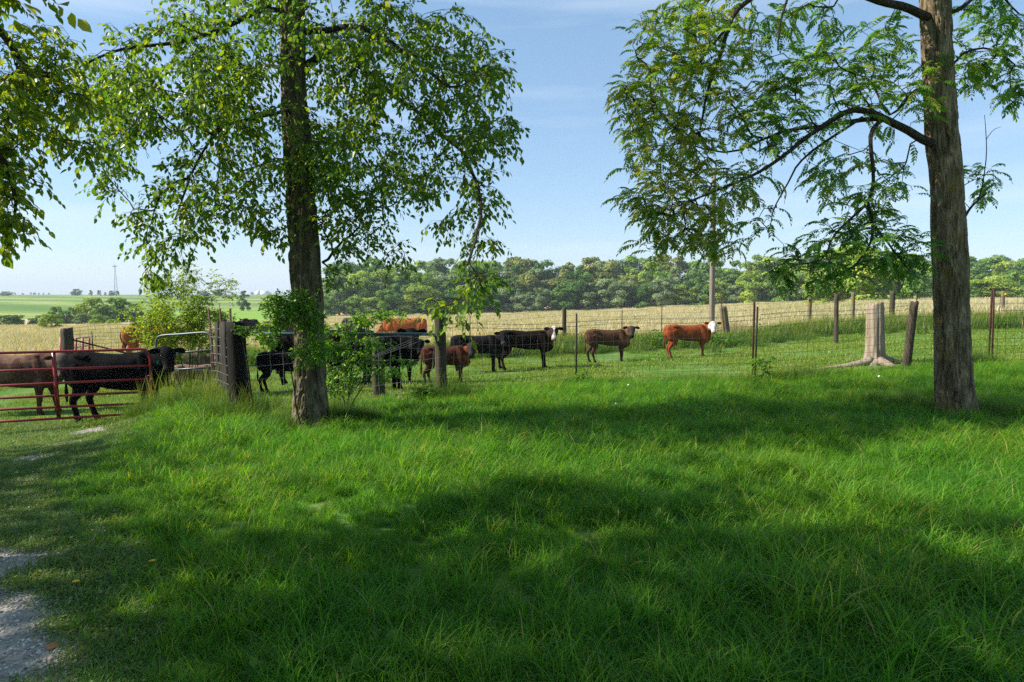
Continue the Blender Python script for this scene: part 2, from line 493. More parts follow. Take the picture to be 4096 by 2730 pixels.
def build_ground():
    ys = [-60, -30, -15, -6]
    y = -6.0
    while y < 5500:
        y += max(.28, abs(y) * .035)
        ys.append(y)
    ys = np.array(ys)
    s = np.linspace(-1, 1, 221)
    xs_u = np.sinh(s * 3.2) / np.sinh(3.2)
    W = np.maximum(45, np.abs(ys) * 2.2 + 30)
    XX = xs_u[None] * W[:, None]
    YY = np.repeat(ys[:, None], len(s), 1)
    ZZ = G(XX, YY)
    V = np.stack([XX, YY, ZZ], -1).reshape(-1, 3)
    n = len(s)
    i = np.arange(len(ys) - 1)[:, None] * n; j = np.arange(n - 1)[None]
    q = np.stack([i + j, i + j + 1, i + n + j + 1, i + n + j], -1).reshape(-1, 4)
    c = V[q].mean(1)
    u = c[:, 0] / np.maximum(c[:, 1], 1) * F + CX
    near = c[:, 1] < np.interp(u, [-500, 0, 600, 1250, 2400, 4096], [20, 20, 23, 27, 27.5, 29])
    hill_from = np.interp(u, [-1500, 600, 1200, 1300, 4096], [165, 165, 150, 330, 330])
    hay = (u > 620) & (u < 1290) & (c[:, 1] > 120) & (c[:, 1] < np.interp(u, [620, 1290], [215, 300]) + (c[:, 0] * 0)) & ~near
    hill = (c[:, 1] > hill_from) & ~hay & ~near
    mead = ~near & ~hill & ~hay
    def piece(mask, name, m, label=None):
        qq = q[mask]
        used = np.unique(qq)
        mp = np.full(len(V), -1); mp[used] = np.arange(len(used))
        mb = MB(); mb.add(V[used], [mp[qq]])
        return tag(mb.build(name, m), label, None, None, 'structure')
    piece(near, 'ground', M['ground'], 'green farmyard lawn and cattle lot')
    piece(mead, 'dry_field', M['meadow'], 'tall dry straw coloured meadow behind the lot')
    piece(hay, 'hay_slope', M['hay'], 'smooth light green slope below the crop hill')
    piece(hill, 'crop_hill', M['crop'], 'green crop hill with contour rows on the horizon')
build_ground()

def gravel_mask(x, y):
    off = lane_edge(y) - x               # metres left of the lane edge
    a = n2(x, y, 2.2, 3, 21); b = n2(x, y, .7, 2, 33)
    core = np.exp(-((off - np.interp(y, [0, 3, 5, 9, 12], [.35, .42, .8, .8, .8])) / np.interp(y, [0, 4, 5.5, 8, 12], [.75, .65, .4, .5, .8])) ** 2)
    lev = np.interp(y, [0, 4.4, 5.2, 7.5, 8.5, 10.8, 11.5, 13.5], [.66, .64, .44, .41, .46, .52, .62, .58])
    return core * lev + (a - .5) * 1.0 + (b - .5) * .35

def build_gravel():
    st = .05
    ys = np.arange(-1, 14.2, st)
    off = np.arange(-.25, 2.4, st)
    YY = np.repeat(ys[:, None], len(off), 1)
    XX = lane_edge(ys)[:, None] - off[None]
    m = gravel_mask(XX, YY)
    V = np.stack([XX, YY, G(XX, YY) + .008], -1).reshape(-1, 3)
    n = len(off)
    i = np.arange(len(ys) - 1)[:, None] * n; j = np.arange(n - 1)[None]
    q = np.stack([i + j, i + n + j, i + n + j + 1, i + j + 1], -1).reshape(-1, 4)
    keep = m.reshape(-1)[q].mean(1) > .36
    q = q[keep]
    used = np.unique(q); mp = np.full(len(V), -1); mp[used] = np.arange(len(used))
    mb = MB(); mb.add(V[used], [mp[q]])
    tag(mb.build('gravel_path', M['gravel']), 'patchy pale gravel track leading to the red gate', None, None, 'structure')
build_gravel()

# ------------------------------------------------------------------ scatter by geometry nodes
def scatter(name, pts, rz, sc, idx, meshes, label=None, tilt=.12, seed=0):
    pts = np.asarray(pts, float)
    n = len(pts)
    lib = bpy.data.collections.new(name + '_kinds')
    for i, me in enumerate(meshes):
        lib.objects.link(bpy.data.objects.new('%s_kind_%02d' % (name, i), me))
    me = bpy.data.meshes.new(name)
    me.vertices.add(n)
    me.vertices.foreach_set('co', pts.ravel().astype(np.float32))
    r = np.random.RandomState(seed + 1)
    rot = np.stack([r.uniform(-tilt, tilt, n), r.uniform(-tilt, tilt, n), rz], 1)
    a = me.attributes.new('rot', 'FLOAT_VECTOR', 'POINT'); a.data.foreach_set('vector', rot.ravel().astype(np.float32))
    a = me.attributes.new('sc', 'FLOAT', 'POINT'); a.data.foreach_set('value', np.asarray(sc, np.float32))
    a = me.attributes.new('idx', 'INT', 'POINT'); a.data.foreach_set('value', np.asarray(idx, np.int32))
    o = put(name, me)
    ng = bpy.data.node_groups.new(name + '_scatter', 'GeometryNodeTree')
    ng.interface.new_socket('Geometry', in_out='INPUT', socket_type='NodeSocketGeometry')
    ng.interface.new_socket('Geometry', in_out='OUTPUT', socket_type='NodeSocketGeometry')
    N = ng.nodes.new; L = ng.links.new
    gi, go = N('NodeGroupInput'), N('NodeGroupOutput')
    iop = N('GeometryNodeInstanceOnPoints')
    ci = N('GeometryNodeCollectionInfo'); ci.inputs[0].default_value = lib; ci.inputs[1].default_value = True; ci.inputs[2].default_value = True
    def named(nm, ty):
        q = N('GeometryNodeInputNamedAttribute'); q.data_type = ty; q.inputs[0].default_value = nm
        return q.outputs[0]
    L(gi.outputs[0], iop.inputs['Points']); L(ci.outputs[0], iop.inputs['Instance'])
    iop.inputs['Pick Instance'].default_value = True
    L(named('idx', 'INT'), iop.inputs['Instance Index'])
    e2r = N('FunctionNodeEulerToRotation'); L(named('rot', 'FLOAT_VECTOR'), e2r.inputs[0]); L(e2r.outputs[0], iop.inputs['Rotation'])
    L(named('sc', 'FLOAT'), iop.inputs['Scale'])
    L(iop.outputs[0], go.inputs[0])
    md = o.modifiers.new('scatter', 'NODES'); md.node_group = ng
    return tag(o, label, None, None, 'stuff')

def blades(N, size, L, W, lean, curl, tint, seed, head=0, segs=3, round_=True, clump=0):
    """one patch of N grass blades as a mesh"""
    r = np.random.RandomState(seed)
    if round_:
        rr = size / 2 * np.sqrt(r.rand(N)); a0 = r.rand(N) * 2 * np.pi
        bx, by = rr * np.cos(a0), rr * np.sin(a0)
    else:
        bx, by = (r.rand(N) - .5) * size, (r.rand(N) - .5) * size
    if clump:
        cxy = (r.rand(clump, 2) - .5) * size
        k = r.randint(0, clump, N)
        bx, by = cxy[k, 0] + r.randn(N) * size * .05, cxy[k, 1] + r.randn(N) * size * .05
    az = r.rand(N) * 2 * np.pi
    ln = r.uniform(L[0], L[1], N)
    wd = r.uniform(W[0], W[1], N)
    th0 = r.uniform(lean[0], lean[1], N)
    kc = r.uniform(curl[0], curl[1], N)
    m = segs + 1
    s = np.linspace(0, 1, m)
    px = np.zeros((N, m)); pz = np.zeros((N, m))
    for i in range(1, m):
        th = th0 + kc * ((s[i] + s[i - 1]) / 2) ** 1.5
        px[:, i] = px[:, i - 1] + np.sin(th) * ln / segs
        pz[:, i] = pz[:, i - 1] + np.cos(th) * ln / segs
    prof = np.array([.8, 1., .8, .45, .3][:segs]) if segs <= 5 else np.ones(segs)
    if head:
        prof = np.array([.35] * (segs - 1) + [1.0 * head])
    wv = az + np.pi / 2 + r.uniform(-.7, .7, N)
    V = np.zeros((N, 2 * segs + 1, 3))
    for i in range(segs):
        hw = (wd * prof[i] / 2)
        for s_, k in ((-1, 0), (1, 1)):
            V[:, 2 * i + k, 0] = bx + px[:, i] * np.cos(az) + s_ * hw * np.cos(wv)
            V[:, 2 * i + k, 1] = by + px[:, i] * np.sin(az) + s_ * hw * np.sin(wv)
            V[:, 2 * i + k, 2] = pz[:, i]
    V[:, -1, 0] = bx + px[:, -1] * np.cos(az); V[:, -1, 1] = by + px[:, -1] * np.sin(az); V[:, -1, 2] = pz[:, -1]
    V[:, :2, 2] -= .02
    base = np.arange(N)[:, None] * (2 * segs + 1)
    q = np.concatenate([base + np.array([[2 * i, 2 * i + 1, 2 * i + 3, 2 * i + 2]]) for i in range(segs - 1)])
    t = base + np.array([[2 * segs - 2, 2 * segs - 1, 2 * segs]])
    tt = np.repeat(np.clip(r.beta(2.2, 2.6, N) * (tint[1] - tint[0]) + tint[0] + (r.rand(N) < tint[2]) * .5, 0, 1), 2 * segs + 1)
    return V.reshape(-1, 3), q, t, tt

def blade_mesh(name, specs, mat):
    mb = MB()
    for sp in specs:
        v, q, t, tt = blades(**sp)
        mb.add(v, [q, t], tt)
    return mb.mesh(name, mat, smooth=True)

def leaf_shape(v):
    """ovate leaf profile: (along, across, up)"""
    return v
LEAF_V = np.array([[0, 0, 0], [.28, .26, .05], [.62, .24, .04], [1, 0, -.10], [.62, -.24, .04], [.28, -.26, .05], [.45, 0, -.03]])
LEAF_Q = np.array([[0, 6, 2, 1], [6, 3, 2, 2], [0, 5, 4, 6], [6, 4, 3, 3]])
LEAF_T = np.array([[0, 6, 1], [1, 6, 2], [6, 3, 2], [0, 5, 6], [5, 4, 6], [6, 4, 3]])

def leaf_cloud(pos, d, up, size, width=1.0):
    """one leaf per position, blade along d, face towards up"""
    n = len(pos)
    d = d / (np.linalg.norm(d, axis=1)[:, None] + 1e-9)
    s = np.cross(up, d); s /= np.linalg.norm(s, axis=1)[:, None] + 1e-9
    u = np.cross(d, s)
    sz = np.asarray(size)[:, None, None]
    V = pos[:, None] + sz * (LEAF_V[None, :, 0:1] * d[:, None] + LEAF_V[None, :, 1:2] * s[:, None] * width + LEAF_V[None, :, 2:3] * u[:, None])
    T = (np.arange(n)[:, None, None] * 7 + LEAF_T[None]).reshape(-1, 3)
    return V.reshape(-1, 3), T

def view_points(r, n, y0, y1, pxlo=-250, pxhi=4350):
    u = r.rand(n)
    y = np.sqrt(y0 ** 2 + u * (y1 ** 2 - y0 ** 2))
    px = r.uniform(pxlo, pxhi, n)
    return (px - CX) / F * y, y

FENCE = np.array([[-9.5, 13.0], [-6.85, 13.1], [-5.9, 13.9], [-4.6, 13.3], [-4.15, 10.5], [-1.1, 12.0], [1.28, 13.65], [4.6, 12.9], [8.3, 14.2], [10.3, 14.6], [16, 15.5]])
def fence_y(x):
    return np.interp(x, [-20, -9.5, -6.7, -5.9, -4.6, -4.0, -1.1, 1.28, 4.6, 8.3, 10.3, 16], [12.9, 12.9, 13.2, 13.7, 13.0, 10.6, 12.0, 13.65, 12.9, 14.2, 14.6, 15.5])

# foreground grass
def build_grass():
    r = np.random.RandomState(3)
    gt = dict(tint=(0.0, 1.0, .03))
    kinds = []
    for i in range(7):
        kinds.append(blade_mesh('grass_tuft_mesh', [
            dict(N=72, size=.34, L=(.06, .18), W=(.004, .008), lean=(.05, .9), curl=(.2, 1.6), seed=i, **gt),
            dict(N=26, size=.26, L=(.18, .38), W=(.005, .010), lean=(.1, .8), curl=(.8, 2.6), seed=40 + i, segs=5, **gt)], M['grass']))
    for i in range(3):
        kinds.append(blade_mesh('grass_tuft_mesh', [
            dict(N=66, size=.34, L=(.05, .14), W=(.004, .007), lean=(.1, 1.0), curl=(.2, 1.4), seed=60 + i, **gt),
            dict(N=20, size=.16, L=(.28, .50), W=(.006, .011), lean=(.1, .6), curl=(.9, 2.4), seed=80 + i, segs=5, tint=(.3, 1.0, .05))], M['grass']))
    n = 22000
    x, y = view_points(r, n, 2.2, 13.9)
    keep = (y < fence_y(x) + .15) & (x > lane_edge(y) + (n2(x, y, 2., 2, 4) - .5) * .5)
    x, y = x[keep], y[keep]
    hgt = .30 + .60 * n2(x, y, .7, 2, 14) + .75 * np.clip(n2(x, y, 3.2, 2, 15) - .3, 0, 1)
    far = np.clip((y - 8) / 5, 0, 1)
    sc = hgt * r.uniform(.75, 1.2, len(x)) * (.92 + .1 * far) * np.clip(.45 + (x - lane_edge(y)) * .6, .4, 1)
    z = G(x, y)
    scatter('grass', np.stack([x, y, z], 1), r.rand(len(x)) * 6.28, sc, r.randint(0, 10, len(x)), kinds, 'long green grass in the foreground', seed=1)
    # short ground cover on the lane
    kk = []
    for i in range(5):
        mb = MB()
        v, q, t, tt = blades(N=150, size=.32, L=(.02, .075), W=(.003, .005), lean=(.2, 1.2), curl=(.2, 1.2), tint=(.1, .9, .06), seed=300 + i)
        mb.add(v, [q, t], tt)
        rr = np.random.RandomState(i)
        m = 75
        pos = np.stack([rr.uniform(-.16, .16, m), rr.uniform(-.16, .16, m), rr.uniform(.004, .03, m)], 1)
        d = np.stack([rr.randn(m), rr.randn(m), rr.rand(m) * .6], 1)
        v, t = leaf_cloud(pos, d, np.tile([0, 0, 1.], (m, 1)) + rr.randn(m, 3) * .3, rr.uniform(.008, .020, m), 1.3)
        mb.add(v, [t], np.repeat(rr.rand(m), 7))
        kk.append(mb.mesh('ground_cover_mesh', M['trodden']))
    n = 12000
    x, y = view_points(r, n, 2.2, 14.5, -500, 1300)
    keep = (x < lane_edge(y) + .35) & (gravel_mask(x, y) < .34 + r.rand(n) * .16)
    x, y = x[keep], y[keep]
    scatter('ground_cover', np.stack([x, y, G(x, y)], 1), r.rand(len(x)) * 6.28, r.uniform(.6, 1.3, len(x)) * (.7 + .8 * n2(x, y, 1.5, 2, 8)), r.randint(0, 5, len(x)), kk, 'short clover and trodden grass along the gravel track', seed=2)
    # pebbles
    pk = []
    for i in range(5):
        mb = MB(); rr = np.random.RandomState(50 + i)
        import bmesh
        bm = bmesh.new(); bmesh.ops.create_icosphere(bm, subdivisions=1, radius=1)
        vv = np.array([v.co[:] for v in bm.verts]) * rr.uniform(.7, 1.3, 3) * [1, 1, .6] + rr.randn(len(bm.verts), 3) * .1
        ff = np.array([[v.index for v in f.verts] for f in bm.faces]); bm.free()
        mb.add(vv, [ff]); pk.append(mb.mesh('pebble_mesh', M['pebble'], smooth=False))
    n = 26000
    y = 2.2 + (r.rand(n) ** 1.3) * 11; x = lane_edge(y) + .2 - r.rand(n) * 2.3
    keep = gravel_mask(x, y) > .30
    x, y = x[keep], y[keep]
    scatter('gravel', np.stack([x, y, G(x, y) + .010], 1), r.rand(len(x)) * 6.28, r.uniform(.004, .013, len(x)) * (1 + .3 * (r.rand(len(x)) > .93)), r.randint(0, 5, len(x)), pk, 'loose pale stones on the track', tilt=.5, seed=3)
    # broad weeds among the grass
    wk = []
    for i in range(4):
        mb = MB(); rr = np.random.RandomState(70 + i); m = 9
        az = np.arange(m) * 2.4 + rr.rand(m)
        d = np.stack([np.cos(az), np.sin(az), rr.uniform(.3, 1.1, m)], 1)
        v, t = leaf_cloud(np.tile([0, 0, .02], (m, 1)) + d * .02, d, np.tile([0, 0, 1.], (m, 1)), rr.uniform(.035, .07, m), .9)
        mb.add(v, [t], np.repeat(rr.rand(m), 7)); wk.append(mb.mesh('broad_weed_mesh', M['leafy']))
    n = 420
    x, y = view_points(r, n, 2.3, 12)
    keep = (n2(x, y, .8, 2, 55) > .52) & (y < fence_y(x))
    x, y = x[keep], y[keep]
    scatter('broad_weeds', np.stack([x, y, G(x, y) + .05], 1), r.rand(len(x)) * 6.28, r.uniform(.6, 1.3, len(x)), r.randint(0, 4, len(x)), wk, 'plantain and other broad leaved weeds in the grass', tilt=.3, seed=4)
build_grass()

def build_weeds():
    """tall rough grass round posts, trunks and along both fence lines"""
    r = np.random.RandomState(11)
    kinds = [blade_mesh('tall_tuft_mesh', [
        dict(N=70, size=.35, L=(.25, .55), W=(.004, .008), lean=(.03, .45), curl=(.3, 1.8), tint=(0., .75, .03), seed=100 + i, segs=5),
        dict(N=2, size=.3, L=(.5, .8), W=(.004, .007), lean=(.02, .25), curl=(.1, .7), tint=(.6, 1., .1), seed=120 + i, head=1, segs=4)], M['weed']) for i in range(6)]
    pts, sc = [], []
    def ring(cx, cy, rad_, n, s, front=0):
        a = r.rand(n) * 6.28; q = rad_ * np.sqrt(r.rand(n))
        pts.append(np.stack([cx + q * np.cos(a), cy + q * np.sin(a) * .7 - front], 1)); sc.append(s * r.uniform(.6, 1.15, n))
    ring(X(1240, 9.7), 9.35, .6, 110, .65); ring(X(1400, 9.9), 9.4, .5, 90, .7); ring(X(3800, 9.9), 9.5, .6, 70, .6)
    ring(X(3590, 10.5), 10.2, .5, 40, .7)
    ring(X(955, 10.4), 10.3, .55, 90, .95); ring(X(1765, 11.8), 11.8, .45, 50, .85)
    ring(X(740, 12.4), 12.5, .95, 240, 1.15); ring(X(600, 12.6), 12.5, .5, 60, .8); ring(X(880, 11.7), 11.6, .45, 70, .8)
    for x in np.arange(-1.0, 12, .11):
        k = n2(np.array([x]), np.array([0.]), 1.1, 2, 3)[0]
        m = 2 + int(4 * k)
        pts.append(np.stack([x + r.randn(m) * .1, fence_y(np.full(m, x)) + r.randn(m) * .14 - .1], 1)); sc.append(r.uniform(.5, .95, m) * (.35 + 1.5 * max(0, k - .3)))
    p = np.concatenate(pts); s = np.concatenate(sc)
    p3 = np.column_stack([p, G(p[:, 0], p[:, 1])])
    scatter('tall_grass', p3, r.rand(len(p3)) * 6.28, s, r.randint(0, 6, len(p3)), kinds, 'rank tall grass round the trunks, posts and fence foot', seed=12)
build_weeds()

def build_lot():
    r = np.random.RandomState(5)
    kinds = [blade_mesh('lawn_tuft_mesh', [dict(N=320, size=1.1, L=(.02, .062), W=(.006, .011), lean=(.1, .9), curl=(.2, 1.2), tint=(0.05, .95, .05), seed=200 + i, segs=2)], M['lawn']) for i in range(6)]
    n = 5200
    x, y = view_points(r, n, 10.5, 27)
    keep = (y > fence_y(x) - .1) & ((x > -4.5) | (y > 13))
    x, y = x[keep], y[keep]
    keep = r.rand(len(x)) < np.clip((n2(x, y, .6, 2, 66) - .30) * 4.5, .12, 1)
    x, y = x[keep], y[keep]
    scatter('pasture_grass', np.stack([x, y, G(x, y)], 1), r.rand(len(x)) * 6.28, r.uniform(.7, 1.25, len(x)), r.randint(0, 6, len(x)), kinds, 'short grazed grass of the cattle lot', seed=6)
    # straw meadow
    sk = [blade_mesh('straw_patch_mesh', [
        dict(N=420, size=2.6, L=(.25, .6), W=(.012, .02), lean=(.02, .35), curl=(.1, .9), tint=(.1, .9, .1), seed=220 + i, head=1, segs=3),
        dict(N=260, size=2.6, L=(.12, .35), W=(.012, .02), lean=(.1, .6), curl=(.2, 1.), tint=(0, .6, .05), seed=240 + i, segs=2)], M['straw']) for i in range(5)]
    n = 5200
    u = r.rand(n); y = 21 * (150 / 21.) ** (u ** .8); x = (r.uniform(-300, 4400, n) - CX) / F * y
    px = x / y * F + CX
    lim = np.interp(px, [-500, 0, 600, 1250, 2400, 4096], [22, 22, 25, 29, 29.5, 31])
    keep = (y > lim + 1) & ((px > 1100) | (y < 95)) & (r.rand(n) < np.interp(n2(x, y, .05, 2, 71), [.35, .5], [.45, 1.]))
    x, y = x[keep], y[keep]
    scatter('straw_grass', np.stack([x, y, G(x, y)], 1), r.rand(len(x)) * 6.28, r.uniform(.7, 1.15, len(x)) * np.clip(.9 + y / 200, .9, 1.3), r.randint(0, 5, len(x)), sk, 'dry seeded straw grass of the meadow', tilt=.05, seed=7)
    # weedy strip along the back fence
    wk = [blade_mesh('weed_strip_mesh', [
        dict(N=150, size=.9, L=(.25, .6), W=(.008, .016), lean=(.03, .5), curl=(.3, 1.6), tint=(0., .8, .05), seed=260 + i, segs=3),
        dict(N=12, size=.9, L=(.45, .8), W=(.008, .012), lean=(.02, .25), curl=(.1, .6), tint=(.6, 1., .2), seed=280 + i, head=1, segs=3)], M['weed']) for i in range(5)]
    n = 2900
    px = r.uniform(-100, 4400, n)
    yb = np.interp(px, [0, 600, 900, 1250, 1800, 2400, 3000, 3700, 4096], [22, 23, 24, 24.5, 25, 26.2, 26.5, 27, 28])
    y = yb + r.randn(n) * 1.0 + (n2(px * .02, px * 0, 1., 2, 88) - .5) * 2.
    keep = (px > 840) | (r.rand(n) < .12)
    px, y = px[keep], y[keep]; x = X(px, y)
    s = r.uniform(.45, 1.05, len(x)) * (.55 + .8 * n2(x, y, .45, 2, 90))
    scatter('weed_strip', np.stack([x, y, G(x, y)], 1), r.rand(len(x)) * 6.28, s, r.randint(0, 5, len(x)), wk, 'shaggy green weeds along the back fence', seed=8)
    # bright leafy nettles
    lk = []
    for i in range(4):
        mb = MB(); rr = np.random.RandomState(90 + i); m = 90
        pos = rr.randn(m, 3) * [.2, .2, .12] + [0, 0, .2]; pos[:, 2] = np.abs(pos[:, 2])
        v, t = leaf_cloud(pos, rr.randn(m, 3) * [1, 1, .5], np.tile([0, 0, 1.], (m, 1)) + rr.randn(m, 3) * .5, rr.uniform(.05, .10, m), 1.1)
        mb.add(v, [t], np.repeat(rr.rand(m), 7)); lk.append(mb.mesh('leafy_weed_mesh', M['leafy']))
    pts = []
    for cx, cy_, rx, n in ((2615, 25, .7, 26), (2850, 24.5, .9, 34), (2700, 25.4, .6, 10), (3080, 26, .9, 14), (1000, 22, 1., 26), (1850, 24, .6, 10), (2320, 25.4, .7, 16), (1180, 22.5, .6, 14), (3500, 26.5, 1.2, 16), (2120, 25, .7, 12)):
        pts.append(np.stack([X(cx, cy_) + r.randn(n) * rx * .6, cy_ + r.randn(n) * .35], 1))
    p = np.concatenate(pts)
    scatter('leafy_weeds', np.column_stack([p, G(p[:, 0], p[:, 1])]), r.rand(len(p)) * 6.28, r.uniform(.7, 1.3, len(p)), r.randint(0, 4, len(p)), lk, 'bright leafy weeds at the edge of the lot', seed=9)
build_lot()
# ------------------------------------------------------------------ near trees
def build_trunk(name, path, parent, mat, seed, nu=150, dv=.022, freq=20., amp=.022, roots=.5, el=.20):
    """path: list of (x, y, z, radius); displaced furrowed bark"""
    path = np.asarray(path, float)
    L = np.linalg.norm(np.diff(path[:, :3], axis=0), axis=1).sum()
    nv = int(L / dv)
    c = smooth_path(path, nv)
    R = c[:, 3]
    T, A, B = frames(c[:, :3], (1, 0, 0))
    th = np.linspace(0, 2 * np.pi, nu, endpoint=False)
    zz = c[:, 2] - c[0, 2]
    cs, sn = np.cos(th), np.sin(th)
    q = np.stack([R[:, None] * cs, R[:, None] * sn, np.repeat(zz[:, None] * el, nu, 1)], -1) * freq
    wob = (fbm(q * .35 + 7, 2, seed + 9) - .5)[..., None] * 1.3
    q = q + wob
    n = 1 - np.abs(2 * fbm(q, 3, seed) - 1)
    n = n ** 1.6
    n3 = fbm(np.stack([R[:, None] * cs, R[:, None] * sn, np.repeat(zz[:, None], nu, 1)], -1) * 4, 3, seed + 3) - .5
    flare = roots * np.exp(-zz / .16)[:, None] * (.5 + .5 * np.abs(np.sin(2.5 * th + seed))[None])
    rr = R[:, None] * (1 + flare + .13 * n3) + amp * (n - .5) * np.clip(R[:, None] / .2, .3, 1.1)
    v = c[:, None, :3] + A[:, None] * (cs[None, :, None] * rr[..., None]) + B[:, None] * (sn[None, :, None] * rr[..., None])
    i = np.arange(nv - 1)[:, None] * nu; j = np.arange(nu)[None]; k_ = (j + 1) % nu
    f = np.stack([i + j, i + k_, i + nu + k_, i + nu + j], -1).reshape(-1, 4)
    mb = MB(); mb.add(v.reshape(-1, 3), [f])
    return mb.build(name, mat, parent, loc=None)

TS = 1.0
class Skel:
    def __init__(self):
        self.p, self.par, self.d, self.L, self.r = [], [], [], [], []
        self.chains = []
    def limb(self, pts, r0, r1, start=None, n=None):
        pts = np.asarray(pts, float)
        L = np.linalg.norm(np.diff(pts, axis=0), axis=1).sum()
        n = n or max(4, int(L / .14))
        c = smooth_path(pts, n)
        c[1:-1] += (vnoise(c[1:-1] * 3.1, 77)[:, None] - .5) * .05
        par = start if start is not None else -1
        if start is None and len(self.p):
            d = np.linalg.norm(np.array(self.p) - c[0], axis=1); par = int(d.argmin())
        ids = []
        l0 = self.L[par] if par >= 0 else 0
        for i in range(n):
            if i: l0 += np.linalg.norm(c[i] - c[i - 1])
            dd = c[min(i + 1, n - 1)] - c[max(i - 1, 0)]
            self.p.append(c[i]); self.par.append(par); self.d.append(dd / (np.linalg.norm(dd) + 1e-9)); self.L.append(l0)
            self.r.append(r0 + (r1 - r0) * i / (n - 1))
            par = len(self.p) - 1; ids.append(par)
        self.chains.append((ids, True))
        return ids
    def grow(self, att, rng, up=.15, skip=0):
        base = np.array(self.p)
        d0 = np.min(np.linalg.norm(att[:, None] - base[None, skip:], axis=2), 1)
        for a in att[np.argsort(d0)]:
            Pn = np.array(self.p) if not hasattr(self, '_P') or len(self._P) != len(self.p) else self._P
            D = np.array(self.d)
            v = a - Pn; dist = np.linalg.norm(v, axis=1) + 1e-6
            ang = 1 - (D * v).sum(1) / dist
            cost = dist * (1 + .45 * ang) + .10 * np.array(self.L)
            cost[:skip] += 5
            j = int(cost.argmin())
            d = dist[j]
            n = max(2, int(d / .16) + 1)
            ctrl = Pn[j] + D[j] * d * .35 + np.array([rng.randn() * .05, rng.randn() * .05, up * d])
            ids = [j]; par = j; l0 = self.L[j]; prev = Pn[j]
            for i in range(1, n + 1):
                t = i / n
                q = (1 - t) ** 2 * Pn[j] + 2 * t * (1 - t) * ctrl + t * t * a
                if i < n: q = q + rng.randn(3) * .012
                dd = q - prev; l = np.linalg.norm(dd); l0 += l
                self.p.append(q); self.par.append(par); self.d.append(dd / (l + 1e-9)); self.L.append(l0); self.r.append(0)
                par = len(self.p) - 1; ids.append(par); prev = q
            self.chains.append((ids, False))
        return self
    def finish(self, mb, tip=.0035, k=.46, keep=None):
        n = len(self.p); cnt = np.zeros(n)
        haschild = np.zeros(n, bool)
        for i in range(n):
            if self.par[i] >= 0: haschild[self.par[i]] = True
        cnt[~haschild] = 1
        for i in range(n - 1, -1, -1):
            if self.par[i] >= 0: cnt[self.par[i]] += cnt[i]
        r = tip * np.maximum(cnt, 1) ** k
        r = np.maximum(np.minimum(r, .07), np.array(self.r))
        self.rad = r
        P_ = np.array(self.p)
        for ids, fixed in self.chains:
            if fixed:
                rr = np.array([self.r[i] for i in ids])
            else:
                rr = r[ids].copy(); rr[0] = min(rr[0], rr[1] * 1.25)
            mb.tube(P_[ids], rr, 7 if rr.max() > .02 else (5 if rr.max() > .008 else 3), caps=False)
    def tips(self):
        """positions and directions along the outer halves of grown twigs"""
        o = []
        for ids, fixed in self.chains:
            if fixed: continue
            for i in ids[max(1, len(ids) // 2):]:
                o.append((self.p[i], self.d[i], i == ids[-1]))
        return np.array([a for a, _, _ in o]), np.array([b for _, b, _ in o]), np.array([c for _, _, c in o])

def blob_points(blobs, rng, minz=.3):
    out = []
    for (px, py, Y, rx, ry, dY, n) in blobs:
        m = 0
        while m < n:
            q = rng.uniform(-1, 1, 3)
            s = (q ** 2).sum()
            if s > 1 or rng.rand() > .35 + .65 * s: continue
            p = P(px + q[0] * rx, py + q[1] * ry, max(1.5, (Y + q[2] * dY) * TS))
            if p[2] > minz: out.append(p); m += 1
    return np.array(out)

def droopy_leaves(pos, d, rng, per, size, spread=.26, sag=.30):
    """drooping twiglets with alternate ovate leaves at each position"""
    n = len(pos)
    P1, D1, S1, tw = [], [], [], []
    for _ in range(per):
        az = rng.rand(n) * 6.28
        td = np.stack([np.cos(az), np.sin(az), rng.uniform(-.9, .3, n)], 1) + d * .8
        td /= np.linalg.norm(td, axis=1)[:, None]
        ln = rng.uniform(.5, 1.2, n)[:, None] * spread
        e = pos + td * ln; e[:, 2] -= sag * ln[:, 0]
        tw.append((pos, pos + td * ln * .5 + [0, 0, .01], e))
        for t, sd in ((.35, 1), (.55, -1), (.75, 1), (.9, -1), (1., 0)):
            q = pos * (1 - t) ** 2 + 2 * t * (1 - t) * (pos + td * ln * .5 + [0, 0, .01]) + t * t * e
            s = np.cross(td, [0, 0, 1.]); s /= np.linalg.norm(s, axis=1)[:, None] + 1e-9
            ld_ = td * .6 + s * sd * .8 + rng.randn(n, 3) * .35; ld_[:, 2] -= rng.uniform(.3, 1.3, n)
            P1.append(q); D1.append(ld_); S1.append(size * rng.uniform(.6, 1.25, n))
    P1 = np.concatenate(P1); D1 = np.concatenate(D1); S1 = np.concatenate(S1)
    up = rng.randn(len(P1), 3) * .55 + [0, 0, 1.]
    return P1, D1, up, S1, tw

def in_view(p):
    y = np.maximum(p[:, 1], .1)
    px = p[:, 0] / y * F + CX; py = HOR - (p[:, 2] - CAM_H) / y * F
    return (p[:, 1] > .5) & (px > -40) & (px < 4140) & (py > -60) & (py < 2730)

def thin_twigs(mb, tw, r=.0018):
    for a, b, c in tw:
        n = len(a)
        for p0, p1 in ((a, b), (b, c)):
            dd = p1 - p0
            s = np.cross(dd, [0, 0, 1.]); s /= np.linalg.norm(s, axis=1)[:, None] + 1e-9
            u = np.array([0, 0, 1.]) * r
            v = np.stack([p0 + s * r, p0 - s * r, p0 + u * 1.5, p1 + s * r, p1 - s * r, p1 + u * 1.5], 1).reshape(-1, 3)
            base = np.arange(n)[:, None] * 6
            q = np.concatenate([base + np.array([[0, 1, 4, 3]]), base + np.array([[1, 2, 5, 4]]), base + np.array([[2, 0, 3, 5]])])
            mb.add(v, [q])

